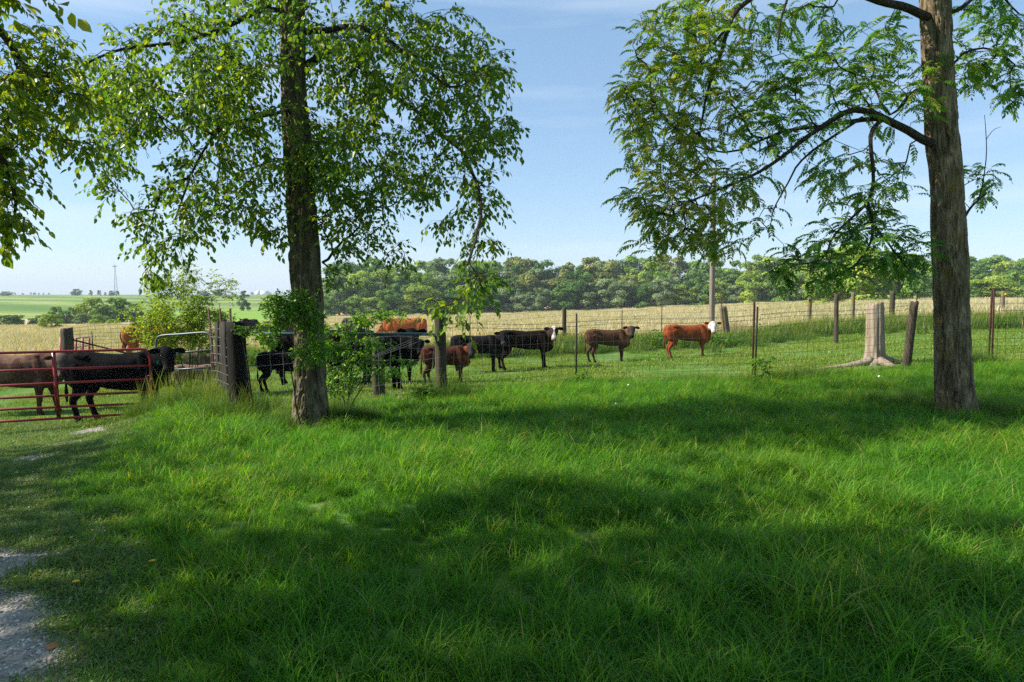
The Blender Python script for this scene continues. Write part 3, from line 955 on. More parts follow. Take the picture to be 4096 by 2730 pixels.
LEAF_ME = {}
def leaf_parts(parent, pos, d, up, size, tint, mat, n, name='leaf'):
    """the n leaves that show largest as objects of their own; returns the mask of the others"""
    v = in_view(pos)
    sc = np.where(v, size / np.maximum(pos[:, 1], .3), 0)
    pick = np.argsort(-sc)[:n]
    dd = d[pick] / np.linalg.norm(d[pick], axis=1)[:, None]
    s = np.cross(up[pick], dd); s /= np.linalg.norm(s, axis=1)[:, None] + 1e-9
    u = np.cross(dd, s)
    pl = np.array(parent.location)
    for j, i in enumerate(pick):
        key = (mat.name, int(tint[i] * 7))
        if key not in LEAF_ME:
            mb = MB(); mb.add(LEAF_V, [LEAF_T], tint[i]); LEAF_ME[key] = mb.mesh('leaf_mesh', mat)
        o = bpy.data.objects.new(name, LEAF_ME[key]); COL.objects.link(o); o.parent = parent
        m = Matrix(np.stack([dd[j], s[j], u[j]], 1).tolist()).to_4x4() @ Matrix.Scale(float(size[i]), 4)
        m.translation = Vector((pos[i] - pl).tolist())
        o.matrix_local = m
    mask = np.ones(len(pos), bool); mask[pick] = False
    return mask

def ppath(lst, Yd):
    out = []
    for q in lst:
        Y = (q[2] if len(q) > 2 else Yd) * TS
        out.append(P(q[0], q[1], Y))
    return np.array(out)

def left_tree():
    global TS
    TS = .93
    rng = np.random.RandomState(21)
    Y = 9.9
    base = P(1246, 1672, Y * TS)
    root = empty('broadleaf_tree', (base[0], base[1], g1(base[0], base[1])), 'tall broadleaf tree with brown furrowed trunk leaning left, drooping branches over the pipe fence', 'tree')
    loc = np.array(root.location)
    W = lambda wpx: wpx / F * Y * TS / 2 * .92
    tr = [(1248, 1705, 74 * 2), (1243, 1654, 66 * 2), (1240, 1540, 62 * 2), (1238, 1393, 58 * 2), (1232, 1220, 58 * 2), (1219, 1045, 60 * 2), (1207, 860, 57 * 2), (1197, 696, 55 * 2), (1184, 500, 52 * 2), (1175, 348, 48 * 2), (1172, 160, 46 * 2), (1170, 0, 45 * 2)]
    pts = [(*P(a, b, Y * TS), W(c)) for a, b, c in tr]
    x0, y0, z0, _ = pts[-1]
    pts += [(x0 + .02, y0, z0 + 1.3, .14), (x0 - .1, y0 + .1, z0 + 2.8, .11), (x0 + .05, y0, z0 + 4.4, .07), (x0, y0, z0 + 5.8, .03)]
    pts = np.array(pts)
    tp = pts.copy(); tp[:, :3] -= loc
    build_trunk('trunk', tp, root, M['bark_l'], 3, nu=200, dv=.016, freq=19, amp=.055, el=.28)
    sk = Skel()
    t_ids = sk.limb(pts[3:, :3], .16, .03)
    T0 = len(sk.p)
    L = lambda l, r0, r1, yd=Y: sk.limb(ppath(l, yd), r0, r1)
    L([(1200, 130), (1290, 125, 9.7), (1400, 108, 9.4), (1520, 150, 9.2), (1640, 230, 9.0), (1800, 350, 8.8)], .045, .02)
    L([(1200, 270), (1320, 215, 10.1), (1400, 240, 10.3), (1560, 370, 10.4), (1700, 480, 10.2), (1850, 620, 9.6), (1920, 780, 8.6), (1900, 950, 7.4), (1870, 1060, 6.6)], .045, .010)
    L([(1200, 565), (1330, 575, 10.3), (1440, 620, 10.6), (1520, 760, 10.6), (1540, 900, 10.4)], .022, .010)
    L([(1180, 450), (1120, 450, 9.5), (1000, 480, 9.1), (880, 520, 8.9), (760, 700, 8.8), (700, 880, 8.6)], .026, .010)
    L([(1180, 60), (1050, 40, 9.6), (880, 120, 9.3), (700, 170, 9.0), (480, 200, 8.8), (330, 260, 8.6)], .04, .012)
    L([(1180, 300), (1060, 260, 10.4), (980, 350, 10.6), (900, 560, 10.6), (860, 760, 10.5)], .03, .010)
    L([(1170, -80), (1300, -150, 9.4), (1550, -200, 8.8), (1750, -150, 8.3)], .045, .012)
    L([(1290, 1050), (1330, 1075, 9.8), (1385, 1105, 9.7)], .014, .005)
    L([(1170, -300), (1100, -500, 10.5), (900, -650, 11)], .05, .02)
    L([(1170, -300), (1300, -500, 10.8), (1550, -600, 11)], .05, .02)
    L([(1170, -200), (1250, -300, 11), (1500, -250, 12)], .05, .02)
    blobs = [(1150, 90, 9.9, 520, 220, 1.9, 150), (1620, 230, 10, 400, 230, 1.6, 190), (1880, 430, 9.8, 190, 230, 1.2, 80),
             (1500, 620, 10.2, 330, 200, 1.5, 150), (1430, 880, 10.3, 150, 125, .7, 48), (1600, 1010, 10.3, 60, 50, .3, 8), (1900, 830, 8.6, 130, 200, .6, 30),
             (1830, 1190, 6.5, 75, 65, .3, 8), (1900, 1060, 7.0, 80, 100, .3, 10), (700, 300, 9.4, 370, 240, 1.5, 170), (480, 480, 9, 190, 200, 1.0, 60),
             (850, 740, 9.5, 240, 160, 1.0, 70), (700, 970, 9, 120, 90, .4, 18), (1090, 880, 9.9, 70, 120, .6, 14), (400, 740, 8.8, 60, 60, .2, 8),
             (1000, 520, 10.2, 260, 240, 1.3, 90), (2030, 560, 9.4, 60, 60, .3, 6), (640, 1090, 9., 70, 40, .2, 4), (1350, 400, 11, 220, 200, .8, 50), (1330, 1085, 9.7, 50, 20, .1, 4),
             (1330, 700, 10.8, 140, 140, .6, 26), (560, 860, 8.9, 60, 90, .3, 10)]
    blobs = [(a, b_, Y_ - (.6 if Y_ > 9.3 else 0), rx, ry, dy, max(3, int(n_ * .74))) for a, b_, Y_, rx, ry, dy, n_ in blobs]
    att = blob_points(blobs, rng)
    up = blob_points([(1150, -350, 10, 800, 260, 2.8, 90), (1150, -900, 10.5, 620, 380, 2.4, 70)], rng)
    sk.grow(np.concatenate([att, up]), rng, skip=T0 // 3)
    mb = MB(); sk.finish(mb, .0035)
    pos, d, last = sk.tips()
    vis = in_view(pos)
    a = vis
    P1, D1, U1, S1, tw = droopy_leaves(pos[a], d[a], rng, 3, .074)
    thin_twigs(mb, tw)
    P2, D2, U2, S2, _ = droopy_leaves(pos[~a], d[~a], rng, 2, .125, .45)
    mb.build('branches', M['twig'], root, loc=loc).location = (0, 0, 0)
    tint = np.clip(rng.beta(2, 3, len(P1)) + .25 * (vnoise(P1 * 1.2, 5) - .5), 0, 1)
    rest = leaf_parts(root, P1, D1, U1, S1, tint, M["leaf"], 290)
    mb = MB()
    v, t = leaf_cloud(P1[rest], D1[rest], U1[rest], S1[rest]); mb.add(v - loc, [t], np.repeat(tint[rest], 7))
    v, t = leaf_cloud(P2, D2, U2, S2, 1.3); mb.add(v - loc, [t], np.repeat(rng.rand(len(P2)), 7))
    tag(mb.build('foliage', M['leaf'], root), kind='stuff')

def edge_tree():
    rng = np.random.RandomState(31)
    bx, by = -6.3, 4.2
    gz = g1(bx, by)
    root = empty('broadleaf_tree', (bx, by, gz), 'bright leafy boughs reaching in from the left edge, tree trunk out of frame', 'tree')
    loc = np.array(root.location)
    pts = np.array([(bx, by, gz - .2, .24), (bx + .05, by, gz + 1.5, .2), (bx + .1, by, gz + 3.5, .17), (bx, by, gz + 6, .12), (bx + .1, by, gz + 8.5, .06), (bx, by, gz + 10, .02)])
    tp = pts.copy(); tp[:, :3] -= loc
    build_trunk('trunk', tp, root, M['bark_l'], 8, nu=60, dv=.06, freq=17, amp=.03)
    sk = Skel(); sk.limb(pts[1:, :3], .15, .02); T0 = len(sk.p)
    sk.limb([pts[2, :3] + [0, 0, .4], P(-420, 0, 4.96), P(-150, 20, 5.12), P(20, 130, 5.20), P(110, 260, 5.28), P(200, 400, 5.44)], .06, .012)
    sk.limb([pts[2, :3], P(-500, 350, 4.80), P(-200, 450, 4.80), P(0, 650, 4.88), P(60, 850, 4.96)], .05, .010)
    sk.limb([pts[3, :3], P(-300, -500, 5.28), P(100, -250, 5.60), P(350, -50, 5.76)], .05, .012)
    blobs = [(30, 400, 5.12, 220, 250, 0.52, 58), (240, 430, 5.44, 150, 150, 0.38, 20), (10, 720, 4.96, 120, 130, 0.30, 22), (50, 900, 4.96, 50, 60, 0.15, 7), (190, 210, 5.44, 140, 110, 0.38, 14),
             (310, 590, 5.44, 60, 50, 0.15, 5), (-60, -120, 5.28, 250, 140, 0.68, 12), (-300, -500, 4.80, 500, 300, 1.12, 14), (-600, -900, 4.80, 500, 300, 1.20, 10)]
    att = blob_points(blobs, rng)
    more = np.stack([bx + rng.randn(30) * 1.5, by - 1.5 + rng.randn(30) * 1.0, gz + 7.5 + rng.randn(30) * 1.3], 1)
    sk.grow(np.concatenate([att, more]), rng, skip=T0 // 3)
    mb = MB(); sk.finish(mb, .0032)
    pos, d, last = sk.tips()
    a = in_view(pos)
    P1, D1, U1, S1, tw = droopy_leaves(pos[a], d[a], rng, 3, .060, .20)
    thin_twigs(mb, tw)
    P2, D2, U2, S2, _ = droopy_leaves(pos[~a], d[~a], rng, 3, .11, .35)
    mb.build('branches', M['twig'], root, loc=loc).location = (0, 0, 0)
    tint = np.clip(rng.beta(2, 2.6, len(P1)) + .3 * (vnoise(P1 * 1.5, 6) - .5), 0, 1)
    rest = leaf_parts(root, P1, D1, U1, S1, tint, M['leaf_near'], 290)
    mb = MB()
    v, t = leaf_cloud(P1[rest], D1[rest], U1[rest], S1[rest], .95); mb.add(v - loc, [t], np.repeat(tint[rest], 7))
    v, t = leaf_cloud(P2, D2, U2, S2, 1.2); mb.add(v - loc, [t], np.repeat(rng.rand(len(P2)), 7))
    tag(mb.build('foliage', M['leaf_near'], root), kind='stuff')

def compound_leaf(seed, n=7):
    """arched pinnate leaf along +x, unit length"""
    r = np.random.RandomState(seed)
    mb = MB()
    t = np.linspace(0, 1, 8)
    droop = r.uniform(.25, .6)
    ax = np.stack([np.sin(t * 1.2) / 1.2 * 1.15, np.zeros(8), .12 * np.sin(t * 2) - droop * t ** 2.2], 1)
    mb.tube(ax, np.linspace(.010, .005, 8), 3, False, .7)
    pos, d, sz = [], [], []
    for i in range(n):
        tt = .18 + .8 * i / n
        p = np.array([np.interp(tt, t, ax[:, k]) for k in range(3)])
        for s in (-1, 1):
            pos.append(p + [r.uniform(-.01, .01), 0, 0])
            d.append([.45 + .3 * tt, s * 1., -.35 - .6 * tt + r.randn() * .15]); sz.append((.27 - .10 * abs(tt - .5)) * r.uniform(.85, 1.1))
    pos.append(ax[-1]); d.append([.8, r.randn() * .2, -.8]); sz.append(.22)
    pos = np.array(pos); d = np.array(d); sz = np.array(sz)
    v, tr = leaf_cloud(pos, d, np.tile([.1, 0, 1.], (len(pos), 1)), sz, .78)
    mb.add(v, [tr], .5)
    return mb

def walnut_tree():
    global TS
    TS = .93
    rng = np.random.RandomState(41)
    Y = 10.1
    b = P(3826, 1665, Y * TS)
    root = empty('walnut_tree', (b[0], b[1], g1(b[0], b[1])), 'tall walnut tree with thick grey ridged trunk and feathery arching leaves right of the stump', 'tree')
    loc = np.array(root.location)
    W = lambda wpx: wpx / F * Y * TS / 2 * .92
    tr = [(3830, 1705, 176), (3824, 1654, 152), (3816, 1540, 134), (3810, 1393, 126), (3806, 1220, 124), (3801, 1045, 126), (3793, 900, 120), (3785, 696, 114), (3770, 560, 116), (3757, 348, 108), (3748, 160, 108), (3741, 0, 106)]
    pts = [(*P(a, c, Y * TS), W(d)) for a, c, d in tr]
    x0, y0, z0, _ = pts[-1]
    pts += [(x0 - .05, y0, z0 + 1.4, .16), (x0, y0 + .1, z0 + 3, .12), (x0 - .1, y0, z0 + 4.6, .07), (x0, y0, z0 + 6, .03)]
    pts = np.array(pts); tp = pts.copy(); tp[:, :3] -= loc
    build_trunk('trunk', tp, root, M['bark_r'], 13, nu=220, dv=.016, freq=22, amp=.052, el=.15, roots=.28)
    sk = Skel(); sk.limb(pts[4:, :3], .16, .03); T0 = len(sk.p)
    L = lambda l, r0, r1, yd=Y: sk.limb(ppath(l, yd), r0, r1)
    L([(3760, 590), (3700, 560, 10.0), (3620, 515, 9.9), (3540, 480, 9.8), (3450, 440, 9.8), (3380, 450, 9.7), (3250, 530, 9.6), (3140, 620, 9.5), (3020, 700, 9.5), (2880, 760, 9.5), (2700, 830, 9.5)], .062, .010)
    L([(3560, 482, 9.8), (3450, 480, 9.9), (3300, 505, 10.1), (3160, 520, 10.2), (3050, 560, 10.2), (2900, 610, 10.3), (2720, 560, 10.4)], .036, .008)
    L([(3530, 480, 9.8), (3490, 520, 9.5), (3480, 600, 9.4), (3495, 710, 9.4), (3470, 810, 9.4), (3400, 880, 9.4), (3330, 950, 9.4), (3290, 1040, 9.3), (3180, 1060, 9.3)], .030, .008)
    L([(3470, 810, 9.4), (3490, 900, 9.5), (3480, 980, 9.5), (3420, 1060, 9.5), (3340, 1110, 9.5)], .024, .008)
    L([(3500, 910, 9.5), (3560, 980, 9.6), (3620, 1060, 9.6), (3660, 1120, 9.6)], .018, .006)
    L([(3450, 470, 9.8), (3310, 560, 9.7), (3200, 650, 9.6), (3160, 720, 9.6), (3100, 830, 9.6), (3080, 910, 9.6)], .02, .006)
    L([(3740, 80), (3690, 60, 10.0), (3600, 25, 9.9), (3500, 0, 9.8), (3300, -70, 9.8), (3120, -60, 9.8), (2960, 30, 9.8), (2910, 130, 9.8), (2870, 250, 9.8), (2820, 400, 9.8), (2800, 520, 9.8)], .062, .012)
    L([(2900, 120, 9.8), (2820, 220, 9.7), (2740, 360, 9.6), (2700, 480, 9.6)], .02, .007)
    L([(3760, 300), (3640, 380, 10.4), (3560, 460, 10.6), (3480, 330, 10.7), (3380, 280, 10.8)], .03, .008)
    L([(3750, 0), (3700, -120, 9.6), (3500, -250, 9.2), (3250, -200, 9.), (3130, 50, 9.), (3110, 200, 9.)], .04, .007)
    L([(3770, 60), (3850, 30, 10.3), (3960, -50, 10.6), (4080, 60, 10.8)], .035, .010)
    L([(3780, 300), (3860, 210, 10.2), (3960, 200, 10.1), (4060, 260, 10.)], .02, .008)
    L([(3800, 800), (3860, 740, 10.5), (3940, 700, 10.7)], .010, .004)
    L([(3750, -200), (3650, -500, 11), (3400, -600, 11.5)], .05, .02)
    L([(3750, -200), (3900, -500, 10.5), (4200, -600, 10.8)], .05, .02)
    blobs = [(2790, 120, 9.9, 280, 160, .8, 60), (2740, 370, 9.8, 250, 190, .8, 74), (2650, 580, 9.6, 200, 160, .6, 40), (2760, 760, 9.6, 230, 120, .6, 50), (2740, 900, 9.6, 180, 80, .4, 24), (2600, 970, 9.5, 70, 40, .2, 4), (2540, 800, 9.6, 80, 40, .3, 8),
             (3130, 470, 9.8, 260, 150, .8, 52), (3280, 190, 10.3, 330, 170, 1, 66), (3000, 720, 9.8, 110, 90, .5, 10), (3580, 340, 10, 190, 180, .8, 40), (3450, 730, 9.8, 210, 140, .6, 30), (3380, 990, 9.5, 250, 110, .6, 34), (3300, 1090, 9.4, 150, 50, .4, 9), (3520, 880, 9.6, 130, 80, .4, 10), (3050, 900, 9.6, 60, 80, .3, 4),
             (3620, 1010, 9.6, 110, 110, .4, 16), (3120, 1080, 9.4, 60, 60, .2, 6), (3940, 150, 10.5, 160, 170, .8, 34), (4060, 380, 10.4, 80, 60, .4, 8), (3930, 720, 10.6, 70, 90, .3, 8), (3930, 300, 10.4, 110, 60, .4, 10), (2860, 980, 9.6, 90, 60, .3, 8), (2520, 380, 9.7, 30, 50, .2, 3)]
    blobs = [(a, b_, Y_, rx * 1.07, ry * 1.07, dy * 1.1, int(n_ * 1.8)) for a, b_, Y_, rx, ry, dy, n_ in blobs]
    att = blob_points(blobs, rng)
    up = blob_points([(3350, -280, 10, 850, 230, 2.0, 90), (3700, -700, 10, 700, 330, 2.4, 90)], rng)
    sk.grow(np.concatenate([att, up]), rng, up=.22, skip=T0 // 3)
    mb = MB(); sk.finish(mb, .0038)
    dead = ppath([(3850, 885), (3880, 835), (3915, 800), (3945, 775)], 10.0)
    mb.tube(smooth_path(dead, 8), np.linspace(.022, .009, 8), 6)
    mb.tube(smooth_path(ppath([(3912, 803), (3930, 740), (3946, 620), (3943, 520), (3938, 460)], 10.0), 12), np.linspace(.010, .003, 12), 5)
    mb.tube(smooth_path(ppath([(3943, 560), (3975, 520), (4005, 508)], 10.0), 6), np.linspace(.005, .002, 6), 4)
    mb.tube(smooth_path(ppath([(3880, 835), (3850, 800), (3842, 770)], 10.0), 6), np.linspace(.006, .002, 6), 4)
    mb.build('branches', M['twig'], root, loc=loc).location = (0, 0, 0)
    pos, d, last = sk.tips()
    nn = []
    for p_, d_, l_ in zip(pos, d, last):
        m = 2 if l_ else (1 if rng.rand() < .62 else 0)
        for _ in range(m):
            az = rng.rand() * 6.28
            q = d_ * .8 + np.array([math.cos(az), math.sin(az), rng.uniform(-.4, .35)])
            nn.append((p_ + rng.randn(3) * .02, q, rng.uniform(.18, .30)))
    pos = np.array([a for a, _, _ in nn]); d = np.array([a for _, a, _ in nn]); sz = np.array([a for _, _, a in nn])
    d[:, 2] *= .7
    d /= np.linalg.norm(d, axis=1)[:, None]
    up = np.tile([0, 0, 1.], (len(pos), 1)) + rng.randn(len(pos), 3) * .18
    s = np.cross(up, d); s /= np.linalg.norm(s, axis=1)[:, None]; u = np.cross(d, s)
    protos = [compound_leaf(i, rng.randint(6, 9)) for i in range(8)]
    pv = [np.concatenate(q.v) for q in protos]; pf = [q.f for q in protos]
    tl = np.clip(rng.beta(2, 2.6, len(pos)) + .5 * (vnoise(pos * .9, 15) - .45) + .34 * (pos[:, 0] < 3.2) + .06, 0, 1)  # left part of the crown tinted yellower, sunlight painted into the leaf colour
    vis = in_view(pos)
    order = np.argsort(-np.where(vis, sz / pos[:, 1], 0))[:290]
    sel = np.zeros(len(pos), bool); sel[order] = True
    lib = {}
    mb = MB()
    for i in range(len(pos)):
        kx = i % 8
        R = np.stack([d[i], s[i], u[i]], 1) * sz[i]
        if sel[i]:
            key = (kx, int(tl[i] * 6))
            if key not in lib:
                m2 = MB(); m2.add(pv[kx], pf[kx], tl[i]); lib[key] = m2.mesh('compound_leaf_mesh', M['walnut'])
            o = bpy.data.objects.new('leaf', lib[key]); COL.objects.link(o); o.parent = root
            m4 = Matrix(R.tolist()).to_4x4(); m4.translation = Vector((pos[i] - loc).tolist()); o.matrix_local = m4
        else:
            if not vis[i]:
                R = R * 1.5
                if i % 3 == 0: continue
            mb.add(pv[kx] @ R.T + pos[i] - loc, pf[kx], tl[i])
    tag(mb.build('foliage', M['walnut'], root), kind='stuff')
    # green walnuts
    mbn = None
    for (a, c, yy) in ((2650, 362, 9.4), (2650, 601, 9.4), (2834, 594, 9.3), (2852, 594, 9.3), (3292, 292, 9.8), (3138, 342, 9.6)):
        yy *= TS
        m2 = MB(); m2.tube([(0, 0, -.026), (0, 0, -.02), (0, 0, 0), (0, 0, .02), (0, 0, .026)], [.008, .02, .027, .02, .008], 8)
        m2.tube([(0, 0, .02), (.01, 0, .09)], [.003, .002], 4)
        put('walnut', m2.mesh('nut_mesh', M['nut']), root, P(a, c, yy) - loc)

left_tree(); TS = 1.0; edge_tree(); walnut_tree(); TS = 1.0

def shade_tree(x, y, h, cr, cry, label, seed, n=2600, cz=.66):
    rng = np.random.RandomState(seed)
    gz = g1(x, y)
    root = empty('broadleaf_tree', (x, y, gz), label, 'tree', 'trees standing outside the picture')
    mb = MB(); mb.tube(smooth_path([(0, 0, -.2), (.1, 0, h * .35), (-.05, .1, h * .65), (0, 0, h * .92)], 14), np.linspace(.24, .05, 14), 10)
    mb.build('trunk', M['bark_l'], root)
    mb = MB()
    nb = 26
    c = rng.randn(nb, 3); c /= np.linalg.norm(c, axis=1)[:, None]
    c = c * (rng.rand(nb, 1) ** .4) * [cr, cry, h * .27] + [0, 0, h * cz]
    k = rng.randint(0, nb, n)
    pos = c[k] + rng.randn(n, 3) * [cr * .2, cry * .22, h * .08]
    v, t = leaf_cloud(pos, rng.randn(n, 3), np.tile([0, 0, 1.], (n, 1)) + rng.randn(n, 3) * .7, rng.uniform(.16, .30, n), 1.5)
    mb.add(v, [t], np.repeat(rng.rand(n), 7))
    tag(mb.build('foliage', M['leaf'], root), kind='stuff')
SHADE = [(-9.4, 1.6, 12.5, 4.4, 2.0, 4600), (-14.5, 2.6, 12, 3.6, 2.5, 3800), (-17.8, 7.2, 11, 3.2, 2.3, 3200), (-3.4, -1.0, 11, 3.4, 2.3, 2500), (-7.5, -4.0, 11, 3.5, 2.5, 2200)]
for i, (x, y, h, cr, cry, n) in enumerate(SHADE):
    shade_tree(x, y, h, cr, cry, 'shade tree outside the picture whose crown shadows the foreground grass', 60 + i, n)
# ------------------------------------------------------------------ distant trees, tower, barns
def far_crown(seed, w=5., h=9., nl=26, n=3600, leaf=.42, base=.18, mat=None, lop=.9):
    """irregular crown of leaf clumps, origin at the foot"""
    r = np.random.RandomState(seed)
    c, rr = [], []
    for i in range(nl):
        a = r.rand() * 6.28; t = r.uniform(base + .04, .93)
        prof = math.sqrt(max(.05, 1 - ((t - .40) / .62) ** 2))
        q = w * prof * r.rand() ** .5 * .82
        c.append([q * math.cos(a), q * math.sin(a), t * h]); rr.append(r.uniform(.24, .40) * w * (1.15 - .45 * t) * lop)
    c = np.array(c); rr = np.array(rr)
    k = r.choice(nl, n, p=rr ** 2 / (rr ** 2).sum())
    dd = r.randn(n, 3); dd /= np.linalg.norm(dd, axis=1)[:, None]
    dd[:, 2] = np.where(r.rand(n) < .75, np.abs(dd[:, 2]), dd[:, 2])
    pos = c[k] + dd * (rr[k] * r.uniform(.58, 1.14, n))[:, None] * [1, 1, .85]
    nor = dd + r.randn(n, 3) * .35 + [0, 0, .25]
    dr = np.cross(nor, r.randn(n, 3))
    v, t = leaf_cloud(pos, dr, nor, leaf * r.uniform(.6, 1.35, n), 1.7)
    mb = MB(); mb.add(v, [t], np.repeat(np.clip(.5 + .9 * (r.rand(nl)[k] - .5) + .25 * r.randn(n), 0, 1), 7))
    return mb.mesh('far_crown_mesh', mat or FAR[0]), c, rr

def far_trunk(seed, h, c, r0=.28):
    r = np.random.RandomState(seed); mb = MB()
    mb.tube(smooth_path([(0, 0, -.6), (r.randn() * .15, 0, h * .3), (r.randn() * .3, 0, h * .6), (0, 0, h * .85)], 8), np.linspace(r0, .06, 8), 7)
    for i in range(6):
        e = c[r.randint(len(c))]
        mb.tube(smooth_path([(0, 0, h * r.uniform(.2, .45)), e * [.5, .5, .85], e], 5), np.linspace(r0 * .4, .04, 5), 4, False)
    return mb.mesh('far_trunk_mesh', M['far_bark'])

KINDS = []
HK = [15, 16, 13, 16.5, 14, 15.5, 15, 12.5, 17, 14, 8, 8.5]
WK = [6.4, 5.4, 6.0, 5.0, 6.8, 5.8, 4.8, 6.4, 5.6, 7.0, 4.6, 4.2]
for i in range(10):
    cm, cc_, rr_ = far_crown(500 + i, w=[6.4, 5.4, 6.0, 5.0, 6.8, 5.8, 4.8, 6.4, 5.6, 7.0][i], h=[15, 16, 13, 16.5, 14, 15.5, 15, 12.5, 17, 14][i], nl=[38, 34, 30, 30, 42, 36, 30, 34, 32, 40][i], n=10000, leaf=.42, base=[.0, .04, .0, .06, .0, .03, .08, .0, .06, .0][i])
    KINDS.append((cm, far_trunk(600 + i, 15, cc_)))
for i in (10, 11):
    cm, cc_, rr_ = far_crown(500 + i, w=WK[i], h=HK[i], nl=34, n=4200, leaf=.42, base=0.0)
    KINDS.append((cm, far_trunk(600 + i, 7, cc_)))
CROWN_MATS = {}
def crown_variant(kind, mi):
    key = (kind, mi)
    if key not in CROWN_MATS:
        me = KINDS[kind][0] if mi == 0 else KINDS[kind][0].copy()
        if mi: me.materials[0] = FAR[mi]
        CROWN_MATS[key] = me
    return CROWN_MATS[key]

COLN = ['dark green', 'mid green', 'bright yellow green', 'olive brown', 'pale grey green']
def place_tree(x, y, kind, mi, s, label, group, sx=1., trunk=True, cat='tree', name='woodland_tree'):
    root = empty(name, (x, y, g1(x, y) - .2), label, cat, group)
    rz = random.random() * 6.28
    put('crown', crown_variant(kind, mi), root, (0, 0, 0), (0, 0, rz), (s * sx, s * sx, s))
    if trunk: put('trunk', KINDS[kind][1], root, (0, 0, 0), (0, 0, rz), (s * sx, s * sx, s))
    return root

def span(px):
    marks = [(1290, 'beside the left trunk'), (1560, 'above the orange cow'), (1760, 'left of the leaf spray'), (2060, 'behind the leaf spray'),
             (2320, 'behind the round post'), (2560, 'beyond the rusty posts'), (2790, 'left of the utility pole'), (2960, 'right of the utility pole'),
             (3180, 'beyond the yellow post'), (3480, 'behind the meadow trees'), (3720, 'left of the walnut'), (4300, 'right of the walnut')]
    for m, t in marks:
        if px < m: return t
    return 'off to the right'

def treeline():
    r = np.random.RandomState(77)
    used = {}
    pxs = np.array([900, 1280, 1500, 1750, 2050, 2400, 2700, 3000, 3400, 3750, 4096, 4600.])
    top = np.array([1075, 1065, 1050, 1045, 1035, 1040, 1042, 1035, 1022, 1030, 1030, 1040.])
    for row, (dy, m, name) in enumerate(((0, 36, 'front row'), (15, 36, 'second row'), (34, 38, 'back row'))):
        for i in range(m):
            px = 1285 + (i + .5 + r.uniform(-.35, .35)) * (4560 - 1285) / m
            d0 = np.interp(px, [1285, 2400, 3300, 4600], [178, 188, 165, 150])
            y = d0 + dy + r.uniform(-4, 4); x = X(px, y)
            gz = g1(x, y) - .2
            tgt = np.interp(px, pxs, top)
            hz = CAM_H + (HOR - tgt) / F * y - gz
            s = hz / 15. * [r.uniform(.62, .82), r.uniform(.84, .97), r.uniform(.98, 1.1)][row]
            kind = r.randint(10)
            s *= 15 / [15, 16, 13, 16.5, 14, 15.5, 15, 12.5, 17, 14][kind]
            mi = r.choice(5, p=[.30, .27, .16, .15, .12] if row else [.28, .30, .17, .12, .13])
            pos = span(px)
            shape = ['broad', 'upright', 'low domed', 'narrow', 'wide spreading', 'full', 'slim', 'squat', 'tall', 'massive'][kind]
            lab = '%s %s wood tree, %s, %s' % (shape, COLN[mi], name, pos)
            if used.get(lab, 0):
                lab = lab
            used[lab] = used.get(lab, 0) + 1
            place_tree(x, y, kind, mi, s, lab, 'trees of the wood behind the meadow', sx=r.uniform(.85, 1.5))
    # bushes at the wood's foot
    for i in range(46):
        px = 1290 + (i + r.uniform(.2, .8)) * (4500 - 1290) / 46
        d0 = np.interp(px, [1285, 2400, 3300, 4600], [171, 181, 158, 143]); y = d0 + r.uniform(-2, 2); x = X(px, y)
        mi = r.choice([0, 1, 2, 4])
        place_tree(x, y, [2, 7, 4][i % 3], mi, r.uniform(.36, .66), '%s bush at the foot of the wood, %s' % (COLN[mi], span(px)), 'bushes at the foot of the wood', sx=1.4, trunk=False, cat='bush', name='woodland_bush')
treeline()

